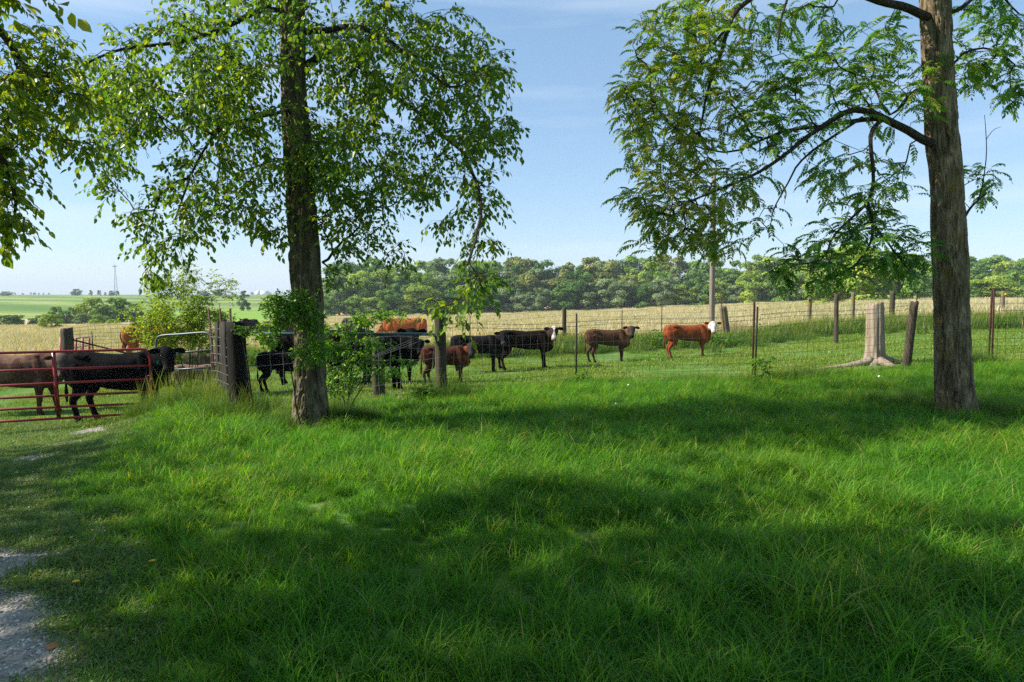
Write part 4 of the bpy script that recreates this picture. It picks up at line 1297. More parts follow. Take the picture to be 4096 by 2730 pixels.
def left_hedgerow():
    r = np.random.RandomState(5)
    # (px centre, top py, width px, Y, colour, label)
    L = [(-120, 1240, 170, 122, 1, 'shrub thicket tree cut by the left picture edge'), (20, 1262, 90, 118, 1, 'green rounded shrub at the left picture edge'), (58, 1258, 75, 119, 1, 'rounded green shrub second from the left edge'),
         (130, 1272, 40, 121, 4, 'small pale shrub left of the round bush'), (165, 1262, 55, 124, 1, 'low green shrub above the round bush'), (225, 1228, 75, 126, 1, 'green domed tree left of the hedgerow middle'),
         (265, 1245, 60, 122, 0, 'small dark tree in the hedgerow below the yellow topped one'), (300, 1226, 60, 128, 2, 'yellowish topped tree in the hedgerow'), (370, 1192, 120, 130, 2, 'tallest rounded green tree of the hedgerow'),
         (330, 1255, 70, 121, 4, 'pale low shrub before the tallest hedgerow tree'), (420, 1215, 90, 126, 1, 'green tree right of the tallest hedgerow tree'), (395, 1262, 70, 119, 1, 'low shrub in front of the hedgerow right half'),
         (480, 1188, 110, 133, 1, 'green tree at the right end of the hedgerow beneath the tower'), (540, 1215, 70, 130, 0, 'dark hedgerow tree partly behind the yellow green shrub'), (640, 1225, 90, 132, 1, 'hedgerow tree behind the yellow green shrub'), (880, 1250, 60, 110, 1, 'small shrub behind the steel stakes')]
    for px, top, wpx, y, mi, lab in L:
        x = X(px, y); gz = g1(x, y) - .2
        h = CAM_H + (HOR - top) / F * y - gz
        kind = 10 + r.randint(2)
        hk = HK[kind]; wk = WK[kind]
        s = h / hk
        place_tree(x, y, kind, mi, s, lab, 'trees and shrubs of the hedgerow below the crop hill', sx=(wpx / F * y / 2) / (wk * s) * 1.15, cat='tree', name='hedgerow_tree')
    # lone round bush
    cm, cc_, rr_ = far_crown(801, 1.45, 1.9, 24, 2600, .13, .1, FAR[2].copy() if False else FAR[2])
    y = 78; x = X(205, y); root = empty('round_bush', (x, y, g1(x, y)), 'round bright green bush standing alone in the dry meadow', 'bush')
    put('crown', cm, root); 
    mb = MB(); mb.tube([(0, 0, -.2), (.05, 0, .6), (0, 0, 1.2)], [.10, .07, .04], 6); mb.build('trunk', M['far_bark'], root)
    y = 95
    for px, lab in ((385, 'small low bush in the meadow beyond the mesh fence'), (455, 'flat low bush beyond the mesh fence, near the shrub')):
        root = empty('low_bush', (X(px, y), y, g1(X(px, y), y)), lab, 'bush'); put('crown', cm, root, None, None, (.8, .8, .55))
    # single tree on the slope at px 975
    y = 230.; x = X(975, y); gz = g1(x, y); h = CAM_H + (HOR - 1160) / F * y - gz
    place_tree(x, y, 3, 0, h / 16.5, 'dark lone tree on the slope between stakes and left trunk', None, sx=1.05)
    # crest trees
    cr = [(30, 1168, 55, 'low dark tree group on the crest at the left edge'), (-40, 1166, 60, 'crest tree cut by the left edge'), (310, 1158, 48, 'largest dark tree on the crest left of the tower'), (367, 1163, 16, 'small dark tree on the crest, left one of the pair'), (401, 1163, 16, 'small dark tree on the crest, right one of the pair'),
          (425, 1171, 10, 'tiny bush on the crest between pair and tower'), (450, 1165, 26, 'dark tree on the crest just left of the tower'), (472, 1165, 18, 'dark tree on the crest at the tower foot'), (815, 1165, 60, 'blue green tree clump on the crest behind the shrub top'), (870, 1160, 40, 'blue green crest tree behind the shrub right side'), (1245, 1148, 130, 'large pale tree on the crest beside the left trunk')]
    for px, top, wpx, lab in cr:
        y = 640. ; x = X(px, y); gz = g1(x, y) - .5
        h = CAM_H + (HOR - top) / F * y - gz
        kind = 10 if wpx > 20 else 0
        place_tree(x, y, kind, 0, h / HK[kind], lab, 'trees on the crest of the crop hill', sx=max(.5, (wpx / F * y / 2) / (WK[kind] * h / HK[kind])), trunk=False, name='crest_tree')
    for i, px in enumerate((128, 142, 160, 178, 200, 95, 65, 905, 930, 1010, 1030, 1085, 1110, 1140, 1165)):
        y = 1500.; x = X(px, y); gz = g1(x, y)
        h = CAM_H + (HOR - r.uniform(1169, 1173)) / F * y - gz
        place_tree(x, y, [0, 4, 7][i % 3], 0, h / 14, 'tiny hazy tree on the far horizon beyond the crop hill', 'tiny trees on the far horizon', sx=r.uniform(.7, 1.6), trunk=False, name='horizon_tree')
    # hills far right gap tree (pale mid-field tree)
    for px, top, wpx, y, mi, lab in ((3430, 965, 330, 88, 2, 'pale yellow green tree standing in the meadow behind the stump'), (3590, 1020, 220, 96, 1, 'green tree beside the pale meadow tree, left of the walnut trunk'), (3290, 1075, 180, 92, 2, 'lower yellow green tree left of the pale meadow tree'), (3960, 1110, 220, 120, 2, 'bright green low tree behind the mesh at the right'), (4080, 1085, 120, 130, 1, 'green low tree at the right picture edge'), (3830, 1130, 160, 118, 1, 'low green tree hidden behind the walnut trunk')):
        x = X(px, y); gz = g1(x, y) - .2; h = CAM_H + (HOR - top) / F * y - gz; kind = 4 if mi == 2 else 10
        hk = HK[kind]; wk = WK[kind]
        place_tree(x, y, kind, mi, h / hk, lab, None, sx=(wpx / F * y / 2) / (wk * h / hk) * 1.1, name='meadow_tree')
left_hedgerow()

def tower():
    y = 1000.; x = X(466, y); gz = g1(x, y) - 1.
    top = CAM_H + (HOR - 1062) / F * y
    H = top - gz
    root = empty('cell_tower', (x, y, gz), 'tall grey lattice mast with antennas on the crest of the hill', 'tower')
    mb = MB(); b0, b1 = 3.0, .7
    leg = [np.array([math.cos(a), math.sin(a)]) for a in (0.5, 2.59, 4.69)]
    for l in leg:
        m2 = MB(); m2.tube([(*(l * b0), 0), (*(l * b1), H)], [.30, .24], 5); m2.build('leg', M['tower'], root)
    n = 16
    for i in range(n):
        t0, t1 = i / n, (i + 1) / n
        r0, r1 = b0 + (b1 - b0) * t0, b0 + (b1 - b0) * t1
        for k_ in range(3):
            a, b = leg[k_], leg[(k_ + 1) % 3]
            mb.tube([(*(a * r0), t0 * H), (*(b * r1), t1 * H)], .14, 4, False); mb.tube([(*(b * r0), t0 * H), (*(a * r1), t1 * H)], .14, 4, False)
    mb.build('lattice', M['tower'], root)
    for k_ in range(6):
        a = k_ * math.pi / 3 + .2
        m2 = MB(); m2.box((2.3 * math.cos(a), 2.3 * math.sin(a), H - 1.6), (.6, .9, 2.6), a); m2.tube([(0, 0, H - 1.6), (2.3 * math.cos(a), 2.3 * math.sin(a), H - 1.6)], .12, 4)
        m2.build('antenna', M['tower'], root)
    m2 = MB(); m2.tube([(0, 0, H), (0, 0, H + 5)], [.15, .06], 5); m2.build('spire', M['tower'], root)
    # distant barns and thin mast, px 1025-1080, py 1167
    y = 1100.; 
    for px, wpx, lab in ((1036, 18, 'white metal barn on the horizon below the thin mast'), (1062, 32, 'long white barn on the horizon right of the thin mast')):
        x = X(px, y); gz = g1(x, y) - 1; wv = wpx / F * y; zt = CAM_H + (HOR - 1165.5) / F * y
        root = empty('barn', (x, y, gz), lab, 'barn', 'white barns on the horizon')
        m2 = MB(); m2.box((0, 0, (zt - gz - 1.2) / 2), (wv, 8, zt - gz - 1.2)); m2.build('wall', M['white_roof'], root, smooth=False)
        m2 = MB(); z0 = zt - gz - 1.2
        v = [(-wv / 2 - .3, -4.3, z0), (wv / 2 + .3, -4.3, z0), (wv / 2 + .3, 0, z0 + 1.5), (-wv / 2 - .3, 0, z0 + 1.5), (wv / 2 + .3, 4.3, z0), (-wv / 2 - .3, 4.3, z0)]
        m2.add(v, [[(0, 1, 2, 3), (3, 2, 4, 5), (0, 5, 4, 1)], [(0, 3, 5), (1, 4, 2)]]); m2.build('roof', M['white_roof'], root, smooth=False)
    x = X(1026, y); gz = g1(x, y)
    m2 = MB(); m2.tube([(x, y, gz), (x, y, CAM_H + (HOR - 1138) / F * y)], [.28, .18], 5)
    tag(m2.build('mast', M['tower'], loc=(x, y, gz)), 'thin dark mast on the horizon beside the white barns', 'mast')
tower()

def settle_labels():
    """things that ended with one label get told apart by their order from left to right"""
    by = {}
    for o in COL.objects:
        if o.parent is None and o.get('category') and o.name.startswith('woodland'):
            by.setdefault(o['label'], []).append(o)
    for l, os_ in by.items():
        if len(os_) > 1:
            os_.sort(key=lambda q: q.location.x / q.location.y)
            w_ = {2: ['left', 'right'], 3: ['left', 'middle', 'right'], 4: ['leftmost', 'left', 'right', 'rightmost']}.get(len(os_), ['leftmost', 'second', 'third', 'fourth', 'fifth', 'sixth', 'seventh'])
            for o, k_ in zip(os_, w_): o['label'] = l + ', ' + k_
settle_labels()
# ------------------------------------------------------------------ fences, gates and posts
def round_post(parent, x, y, top_z, r0, mat, lean=(0, 0), name='post', label=None, seed=0, base=None, r1=None, crown=True, nu=18):
    r = np.random.RandomState(seed + 5)
    z0 = (g1(x, y) if base is None else base) - .15
    h = top_z - z0
    nv = 14
    th = np.linspace(0, 2 * np.pi, nu, endpoint=False)
    prof = 1 + .06 * r.randn(nu) ** 1
    mb = MB()
    V = []
    for i in range(nv):
        t = i / (nv - 1)
        rr = (r0 + ((r1 or r0 * .93) - r0) * t) * prof * (1 + .02 * r.randn(nu))
        top = (.02 * r.randn(nu) if (i == nv - 1 and crown) else 0)
        V.append(np.stack([rr * np.cos(th) + lean[0] * t * h, rr * np.sin(th) + lean[1] * t * h, t * h + top + 0 * th], 1))
    V.append([[lean[0] * h, lean[1] * h, h - .01]])
    V = np.concatenate(V)
    i = np.arange(nv - 1)[:, None] * nu; j = np.arange(nu)[None]; k_ = (j + 1) % nu
    q = np.stack([i + j, i + k_, i + nu + k_, i + nu + j], -1).reshape(-1, 4)
    e = (nv - 1) * nu; j = np.arange(nu)
    t3 = np.stack([e + j, e + (j + 1) % nu, np.full(nu, nv * nu)], 1)
    mb.add(V, [q, t3])
    pl = np.array(parent.location) if parent else np.zeros(3)
    o = put(name, mb.mesh('post_mesh', mat), parent, np.array([x, y, z0]) - pl)
    if label: o['label'] = label
    return o

def t_post(parent, x, y, top_z, mat, lean=(0, 0), label=None, name='steel_post'):
    z0 = g1(x, y) - .15; h = top_z - z0
    mb = MB()
    mb.box((0, 0, h / 2), (.036, .006, h)); mb.box((0, .019, h / 2), (.006, .032, h))
    for i in range(int(h / .055)):
        mb.box((0, -.006, .2 + i * .055), (.014, .007, .012))
    v = np.concatenate(mb.v); v[:, 0] += lean[0] * v[:, 2]; v[:, 1] += lean[1] * v[:, 2]; mb.v = [v]
    mb.t = [np.zeros(len(v))]
    pl = np.array(parent.location) if parent else np.zeros(3)
    o = put(name, mb.mesh('steel_post_mesh', mat, smooth=False), parent, np.array([x, y, z0]) - pl)
    if label: o['label'] = label
    return o

def wire_line(parent, pts, r, mat, name='wire', barbs=False, seed=0):
    mb = MB(); pts = np.asarray(pts, float)
    mb.tube(pts, r, 4, False)
    if barbs:
        L = np.concatenate([[0], np.cumsum(np.linalg.norm(np.diff(pts, axis=0), axis=1))])
        for s in np.arange(.07, L[-1], .125):
            c = np.array([np.interp(s, L, pts[:, k_]) for k_ in range(3)])
            mb.tube([c + [0, .012, .014], c - [0, .012, .014]], .0016, 3, False); mb.tube([c + [.008, -.012, .014], c - [.008, -.012, .014]], .0016, 3, False)
    v = np.concatenate(mb.v) - np.array(parent.location); mb.v = [v]; mb.t = [np.zeros(len(v))]
    return put(name, mb.mesh('wire_mesh', mat), parent)

STAY = {}
def mesh_wires(parent, path, heights, spacing, r, mat, seed=0, stay=True, base=None, wob=.012, sag=.0):
    """woven wire between path points (x, y); horizontals and upright stays each an object"""
    rng = np.random.RandomState(seed)
    path = np.asarray(path, float)
    L = np.concatenate([[0], np.cumsum(np.linalg.norm(np.diff(path, axis=0), axis=1))])
    n = max(4, int(L[-1] / .3)); s = np.linspace(0, L[-1], n)
    x = np.interp(s, L, path[:, 0]); y = np.interp(s, L, path[:, 1])
    zb = np.interp(s, L, [g1(a, b) for a, b in path]) if base is None else np.interp(s, L, base)
    rows = []
    for h in heights:
        dz = (vnoise(np.stack([s * 1.3, s * 0 + h * 3, s * 0], -1), seed) - .5) * wob * 2 * (1 + h)
        z = zb + h + dz
        rows.append(z)
        wire_line(parent, np.stack([x, y, z], 1), r, mat, 'wire')
    if stay:
        top, bot = heights[-1], heights[0]
        pl = np.array(parent.location)
        for q in np.arange(spacing * .5, L[-1], spacing):
            key = (round(top - bot, 3), r, mat.name, rng.randint(4))
            if key not in STAY:
                mb = MB(); hh = np.linspace(0, top - bot, 9)
                mb.tube(np.stack([rng.randn(9) * .006, rng.randn(9) * .004, hh], 1), r * .9, 4, False); STAY[key] = mb.mesh('stay_mesh', mat)
            put('stay_wire', STAY[key], parent, np.array([np.interp(q, s, x), np.interp(q, s, y), np.interp(q, s, rows[0])]) - pl, (0, rng.randn() * .02, 0))

def front_fence():
    root = empty('wire_fence', (1.28, 13.65, g1(1.28, 13.65)), 'woven wire fence on slim steel posts between the lawn and the grazed lot', 'fence')
    pts = [(X(1765, 12), 12.0), (X(2306, 13.65), 13.65), (X(3025, 12.9), 12.9), (X(3640, 14.2), 14.2), (X(3978, 14.6), 14.6)]
    round_post(root, *pts[0], P(1768, 1245, 12)[2], .098, M['post_mossy'], label='round mossy wooden post behind the hanging leaves', seed=1, lean=(-.01, 0))
    t_post(root, *pts[1], P(2306, 1255, 13.65)[2], M['dark_post'])
    t_post(root, *pts[2], P(3025, 1229, 12.9)[2], M['dark_post'], lean=(.012, 0))
    t_post(root, X(3019, 13.2), 13.25, P(3019, 1208, 13.2)[2], M['rust_post'])
    round_post(root, X(3630, 14.2), 14.2, P(3660, 1208, 14.2)[2], .083, M['post_brown'], lean=(.085, 0), label='dark leaning wooden post between stump and walnut trunk', seed=2)
    t_post(root, *pts[4], P(3975, 1156, 14.6)[2], M['rust_post'], lean=(-.02, 0), label='rusty red steel post at the right')
    t_post(root, X(3966, 14.7), 14.72, P(3966, 1162, 14.7)[2], M['rust_post'])
    H = [.08, .17, .28, .41, .56, .73, .92, 1.10]
    base = [g1(*p) for p in pts]; base[1] -= .03
    mesh_wires(root, pts, H, .152, .0028, M['wire'], 3, base=base)
    for h, b in ((1.26, True), (1.38, True)):
        x = np.array([p[0] for p in pts[:4]]); s = np.linspace(x[0], x[-1], 40)
        y = np.interp(s, x, [p[1] for p in pts[:4]]); z = np.interp(s, x, base[:4]) + h - .05 * np.sin(np.linspace(0, 9, 40)) ** 2
        if h > 1.3: z = z - .04
        wire_line(root, np.stack([s, y, z], 1), .0036, M['wire'], 'barbed_wire', b)
    # welded panel to the right of the rusty post
    p2 = [pts[4], (X(4330, 14.9), 14.9)]
    mesh_wires(root, p2, [.1, .25, .41, .56, .71, .86, 1.01, 1.16, 1.31, 1.46], .20, .0040, M['wire'], 5, wob=.002)
    # middle panel below the pipe rail
    root = empty('wire_fence', (-4.15, 10.5, g1(-4.15, 10.5)), 'sagging woven wire panel behind the left trunk, from dark corner post to round post', 'fence')
    b0, b1 = g1(-4.15, 10.5) - .28, g1(X(1765, 12), 12)
    mesh_wires(root, [(X(960, 10.5), 10.42), (X(1765, 12), 11.9)], [.12, .26, .42, .58, .78, .98, 1.18], .19, .0022, M['wire_bright'], 7, base=[b0 + .1, b1], wob=.03)
    a = P(985, 1340, 10.5); b = P(1760, 1345, 12)
    for k_ in range(3):
        q0 = P(1310, 1500 - k_ * 6, 11.2); q1 = P(1790, 1300 + k_ * 10, 12.0)
        wire_line(root, smooth_path([q0, (q0 + q1) / 2 + [0, 0, -.02 * k_], q1], 8), .0018, M['wire_bright'], 'twisted_wire')
    # dark corner post
    cp = round_post(None, X(957, 10.5), 10.5, P(946, 1292, 10.5)[2], .16, M['post_dark'], lean=(-.035, 0), seed=4, r1=.13)
    tag(cp, 'thick black square topped corner post at the left end of the pipe rail', 'post')
    # pipe rail
    r = MB(); r.tube([P(985, 1337, 10.55), P(1700, 1338, 11.9), P(1735, 1340, 11.95), P(1752, 1356, 11.98), P(1756, 1372, 12.)], .028, 8)
    tag(r.build('pipe_rail', M['green_pipe']), 'long dark green pipe rail running from corner post to round post', 'rail')
    r = MB(); r.tube([P(985, 1331, 16), P(1200, 1333, 16.5)], .028, 8)
    tag(r.build('pipe_rail', M['green_pipe']), 'second pipe rail farther back, seen left of the furrowed trunk', 'rail')
    sp = round_post(None, X(1512, 12.6), 12.6, P(1506, 1352, 12.6)[2], .115, M['post_brown'], lean=(-.02, 0), seed=6, label=None)
    tag(sp, 'short stout weathered wooden post under the pipe rail in front of the black cow', 'post')
    sp = round_post(None, X(1115, 20), 20, P(1106, 1300, 20)[2], .12, M['post_grey'], lean=(-.04, 0), seed=9)
    tag(sp, 'grey leaning wooden post in the weeds left of the furrowed trunk', 'post')

def stockade():
    """old boards with wire and three steel stakes between the grey gate and the corner post"""
    root = empty('board_fence', (X(885, 12.2), 12.2, g1(X(885, 12.2), 12.2)), 'short grey fence of old upright boards wrapped in bright wire', 'fence')
    r = np.random.RandomState(8); pl = np.array(root.location)
    px = [864, 873, 882, 890, 898, 907]; top = [1284, 1296, 1281, 1290, 1279, 1283]
    for i, (a, t) in enumerate(zip(px, top)):
        y = 13.0 - (a - 860) / 50 * 1.6; x = X(a, y)
        z0 = g1(x, y) - .1; zt = P(a, t, y)[2]
        mb = MB(); w_ = r.uniform(.075, .11); th = .035; h = zt - z0
        v = []
        for j in range(6):
            q = j / 5; zz = h * q
            v += [[-w_ / 2 + .005 * r.randn(), -th / 2, zz], [w_ / 2 + .005 * r.randn(), -th / 2, zz], [w_ / 2, th / 2, zz], [-w_ / 2, th / 2, zz]]
        v[-4][2] -= r.uniform(0, .09); v[-1][2] = v[-4][2]
        f = [(j * 4 + a_, j * 4 + (a_ + 1) % 4, j * 4 + 4 + (a_ + 1) % 4, j * 4 + 4 + a_) for j in range(5) for a_ in range(4)] + [(20, 21, 22, 23)]
        mb.add(v, [f])
        put('board', mb.mesh('board_mesh', M['post_grey'], smooth=False), root, np.array([x, y, z0]) - pl, (r.randn() * .02, r.randn() * .025, -.5))
    for a, b, top, ln in ((848, 13.4, 1234, -.06), (880, 12.4, 1235, -.03), (922, 11.4, 1235, 0)):
        t_post(root, X(a + (14 if ln else 0), b), b, P(a, top, b)[2], M['rust_post'], (ln, 0))
    for h, (ya, yb) in enumerate(((1314, 1324), (1348, 1358), (1382, 1395), (1414, 1435), (1450, 1470), (1484, 1508), (1518, 1545))):
        pts = [P(843, ya, 13.2), P(872, ya + 2, 12.55), P(900, (ya + yb) / 2 + 2, 11.6), P(933, yb, 10.75), P(945, yb + 2, 10.4)]
        wire_line(root, smooth_path(pts, 12), .0034, M['wire_bright'])
    for i, a in enumerate((850, 862, 876, 892, 908, 926, 938)):
        y = np.interp(a, [843, 945], [13.2, 10.4]) - .02
        wire_line(root, [P(a, 1316, y), P(a + 3, 1400, y), P(a + 6, 1500, y), P(a + 9, 1545, y)], .0026, M['wire'], 'stay_wire')

def red_gate():
    A = P(-420, 1400, 12.2); B = P(598, 1400, 13.4)
    x0, y0, x1, y1 = X(-420, 12.2), 12.2, X(600, 13.4), 13.4
    root = empty('red_gate', (x1, y1, g1(x1, y1)), 'wide red tube gate with six rails at the end of the gravel track', 'gate')
    pl = np.array(root.location)
    def at(px, py):
        # point on the gate's own upright plane
        u = (px - CX) / F
        # (x0 + t dx) = u (y0 + t dy)
        t = (u * y0 - x0) / ((x1 - x0) - u * (y1 - y0))
        y = y0 + t * (y1 - y0)
        return P(px, py, y)
    def rail(a, b, r=.024, nm='rail', mat=None, pts=None):
        mb = MB(); p = [at(*q) for q in (pts or [a, b])]
        p = smooth_path(p, 24) if len(p) > 2 else p
        mb.tube(np.array(p) - pl, r, 10); mb.t = [np.zeros(len(np.concatenate(mb.v)))]
        return put(nm, mb.mesh('rail_mesh', mat or M['red_paint']), root)
    Lr = [(1413, 1399), (1485, 1465), (1544, 1518), (1594, 1570), (1640, 1615), (1688, 1655)]
    def yy(px, i): return Lr[i][0] + (Lr[i][1] - Lr[i][0]) * px / 560
    # top rail with rounded corner running down into the end upright
    rail(None, None, .026, 'frame', pts=[(-420, yy(-420, 0)), (-100, yy(-100, 0)), (200, yy(200, 0)), (400, yy(400, 0)), (535, yy(535, 0) - 1), (575, 1399), (592, 1410), (600, 1436), (603, 1480), (606, 1560), (609, 1650)])
    for i in range(1, 6): rail((-420, yy(-420, i)), (604, yy(604, i)))
    for (a, b, c, d_) in ((216, 1412, 238, 1670), (-210, 1418, -212, 1690)):
        mb = MB(); p0, p1 = at(a, b), at(c, d_)
        mb.tube(np.array([p0, (p0 + p1) / 2, p1]) - pl + [0, -.018, 0], .036, 4, side=(1, 1, 0), r2=.028); put('brace', mb.mesh('brace_mesh', M['red_paint'], smooth=False), root)
    mb = MB(); c = at(600, 1512); th = np.linspace(0, 2 * np.pi, 14)
    mb.tube(np.stack([c[0] + .05 * np.cos(th), c[1] - .03 + 0 * th, c[2] + .05 * np.sin(th)], 1) - pl, .006, 5); put('latch_chain', mb.mesh('chain_mesh', M['red_paint']), root)

def grey_gate():
    ya, yb = 14.3, 13.9
    root = empty('grey_gate', (X(635, ya), ya, g1(X(635, ya), ya)), 'small round cornered galvanised tube gate standing in tall grass', 'gate')
    pl = np.array(root.location)
    def at(px, py):
        return P(px, py, np.interp(px, [635, 845], [ya, yb]))
    def tub(pts, nm, r=.022, sm=26):
        mb = MB(); p = np.array([at(*q) for q in pts]); p = smooth_path(p, sm) if len(p) > 2 else p
        mb.tube(p - pl, r, 10); put(nm, mb.mesh('tube_mesh', M['galv']), root)
    tub([(636, 1600), (634, 1520), (628, 1430), (624, 1380), (630, 1352), (655, 1342), (720, 1338), (790, 1332), (828, 1332), (842, 1346), (846, 1380), (848, 1480), (850, 1600)], 'frame')
    tub([(630, 1417), (847, 1403)], 'rail'); tub([(650, 1482), (848, 1471)], 'rail')
    mb = MB()
    for i in range(-14, 34):
        a = (650 + i * 13, 1484); b = (a[0] + 110, 1594)
        for s in (0, 1):
            q = np.array([[a[0], a[1]], [b[0], b[1]]], float)
            if s: q = np.array([[b[0], a[1]], [a[0], b[1]]], float)
            # clip to the frame
            t = np.linspace(0, 1, 23); xx = q[0, 0] + t * (q[1, 0] - q[0, 0]); zz = q[0, 1] + t * (q[1, 1] - q[0, 1])
            ok = (xx > 642) & (xx < 846)
            if ok.sum() > 1:
                xx, zz = xx[ok], zz[ok]
                mb.tube(np.array([at(xx[0], zz[0]), at(xx[-1], zz[-1])]) - pl + [0, .004 * s, 0], .0018, 3, False)
    tag(put('diamond_mesh', mb.mesh('diamond_mesh', M['wire']), root), kind='stuff')

def far_left_fence():
    y = 22.
    root = empty('wire_fence', (X(265, y), y, g1(X(265, y), y)), 'woven wire fence with leaning brace behind the cows, right of the thick wooden post', 'fence')
    pl = np.array(root.location)
    round_post(root, X(266, y), y, P(266, 1313, y)[2], .17, M['post_brown'], label='thick weathered wooden post wound with wire', seed=12, r1=.165)
    t_post(root, X(372, y + .2), y + .2, P(360, 1327, y)[2], M['dark_post'], (-.05, 0))
    mb = MB(); mb.tube(np.array([P(283, 1358, y), P(450, 1400, y + .1), P(520, 1418, y + .2)]) - pl, .028, 6)
    put('brace', mb.mesh('brace_mesh', M['post_grey']), root)
    pa = [(X(268, y - .2), y - .2), (X(600, 24), 24), (X(840, 25.5), 25.5)]
    b = [P(268, 1428, y)[2], P(600, 1405, 24)[2], P(840, 1395, 25.5)[2]]
    mesh_wires(root, pa, [.12, .24, .36, .48, .60, .72, .84, .96], .24, .0045, M['rust_wire'], 14, base=b, wob=.02)
    # small red and white gate panel behind
    root = empty('tube_gate', (X(300, 24), 24, g1(X(300, 24), 24)), 'faded red and white tube gate standing behind the thick wooden post', 'gate')
    pl = np.array(root.location)
    def tb(pts, m, nm, r=.03):
        mb = MB(); mb.tube(np.array([P(*q) for q in pts]) - pl, r, 8); put(nm, mb.mesh('bar_mesh', M[m]), root)
    tb([(243, 1365, 24), (290, 1354, 24), (360, 1350, 24.3)], 'white_faded', 'rail'); tb([(243, 1402, 24), (290, 1392, 24), (360, 1382, 24.3)], 'white_faded', 'rail')
    tb([(243, 1440, 24), (290, 1430, 24), (360, 1418, 24.3)], 'white_faded', 'rail')
    for a in (243, 304, 331, 357): tb([(a, 1352, 24), (a + 1, 1450, 24)], 'red_faded', 'upright', .036)

def back_fence():
    root = empty('barbed_fence', (X(2257, 28), 28, g1(X(2257, 28), 28)), 'barbed wire fence along the weedy strip between lot and straw meadow', 'fence')
    posts = [(1080, 26.0, 1290, 'g'), (1300, 26.3, 1282, 't'), (1528, 26.6, 1282, 'r'), (1880, 27, 1262, 't'), (2257, 27.5, 1231, 'b'), (2488, 28, 1240, 't'), (2647, 28, 1223, 'r'), (3019, 28.5, 1212, 't'), (3237, 29, 1193, 'l'), (3410, 30, 1170, 'l'), (3567, 31, 1168, 'm'), (3860, 31.5, 1170, 't'), (4008, 32, 1165, 'l'), (4250, 32.5, 1162, 'b')]
    pts = [(X(a, y), y) for a, y, t, k_ in posts]
    for i, (a, y, t, k_) in enumerate(posts):
        if k_ in 'tr': t_post(root, X(a, y), y, P(a, t, y)[2], M['rust_post'] if k_ == 'r' else M['dark_post'])
        else: round_post(root, X(a, y), y, P(a, t, y)[2], {'b': .085, 'g': .09, 'l': .085, 'm': .12}[k_], M[{'b': 'post_brown', 'g': 'post_grey', 'l': 'post_lichen', 'm': 'post_mossy'}[k_]], seed=30 + i,
                   label={3237: 'slim grey post with orange lichen top', 2257: 'round dark brown wooden post above the blazed calf', 3567: 'thick mossy wooden post right of the stump', 4008: 'pale wooden post with yellow insulator'}.get(a))
    zt = [P(a, t, y)[2] for a, y, t, k_ in posts]
    for dz, seed in ((.06, 1), (.30, 2), (.52, 3), (.74, 4)):
        L_ = []
        for i in range(len(pts) - 1):
            for q in np.linspace(0, 1, 12, endpoint=False):
                L_.append([pts[i][0] * (1 - q) + pts[i + 1][0] * q, pts[i][1] * (1 - q) + pts[i + 1][1] * q - .1, zt[i] * (1 - q) + zt[i + 1] * q - dz - .10 * q * (1 - q)])
        wire_line(root, L_, .0042, M['rust_wire'], 'barbed_wire', False)
    mb = MB(); c = P(4022, 1178, 31.9) - np.array(root.location); mb.box(c, (.06, .05, .09)); put('insulator', mb.mesh('insulator_mesh', M['tag_yellow'], smooth=False), root)
    o = round_post(None, X(2912, 27.6), 27.6, P(2895, 1226, 27.6)[2], .16, M['post_lichen'], lean=(-.16, 0), seed=51)
    tag(o, 'short post with bright yellow orange lichen leaning right of the utility pole', 'post')
    o = t_post(None, X(2905, 27.2), 27.2, P(2886, 1190, 27.2)[2], M['dark_post'], lean=(-.13, 0))
    tag(o, 'dark steel stake leaning beside the yellow lichen post', 'post')
    o = round_post(None, X(3348, 22.5), 22.5, P(3340, 1178, 22.5)[2], .07, M['post_brown'], lean=(-.02, 0), seed=52)
    tag(o, 'slender dark wooden post in the weeds left of the stump', 'post')
    o = t_post(None, X(3664, 26), 26, P(3664, 1175, 26)[2], M['rust_post']); tag(o, 'thin rusty steel stake behind the dark leaning post', 'post')
    # utility pole
    y = 31.; x = X(2848, y); z0 = g1(x, y); zt = P(2844, 690, y)[2]
    o = round_post(None, x, y, zt, .135, M['pole'], lean=(-.006, 0), seed=60, r1=.10, crown=False)
    o.name = 'utility_pole'; tag(o, 'tall bare grey wooden utility pole rising from the straw meadow into the leaves', 'pole')

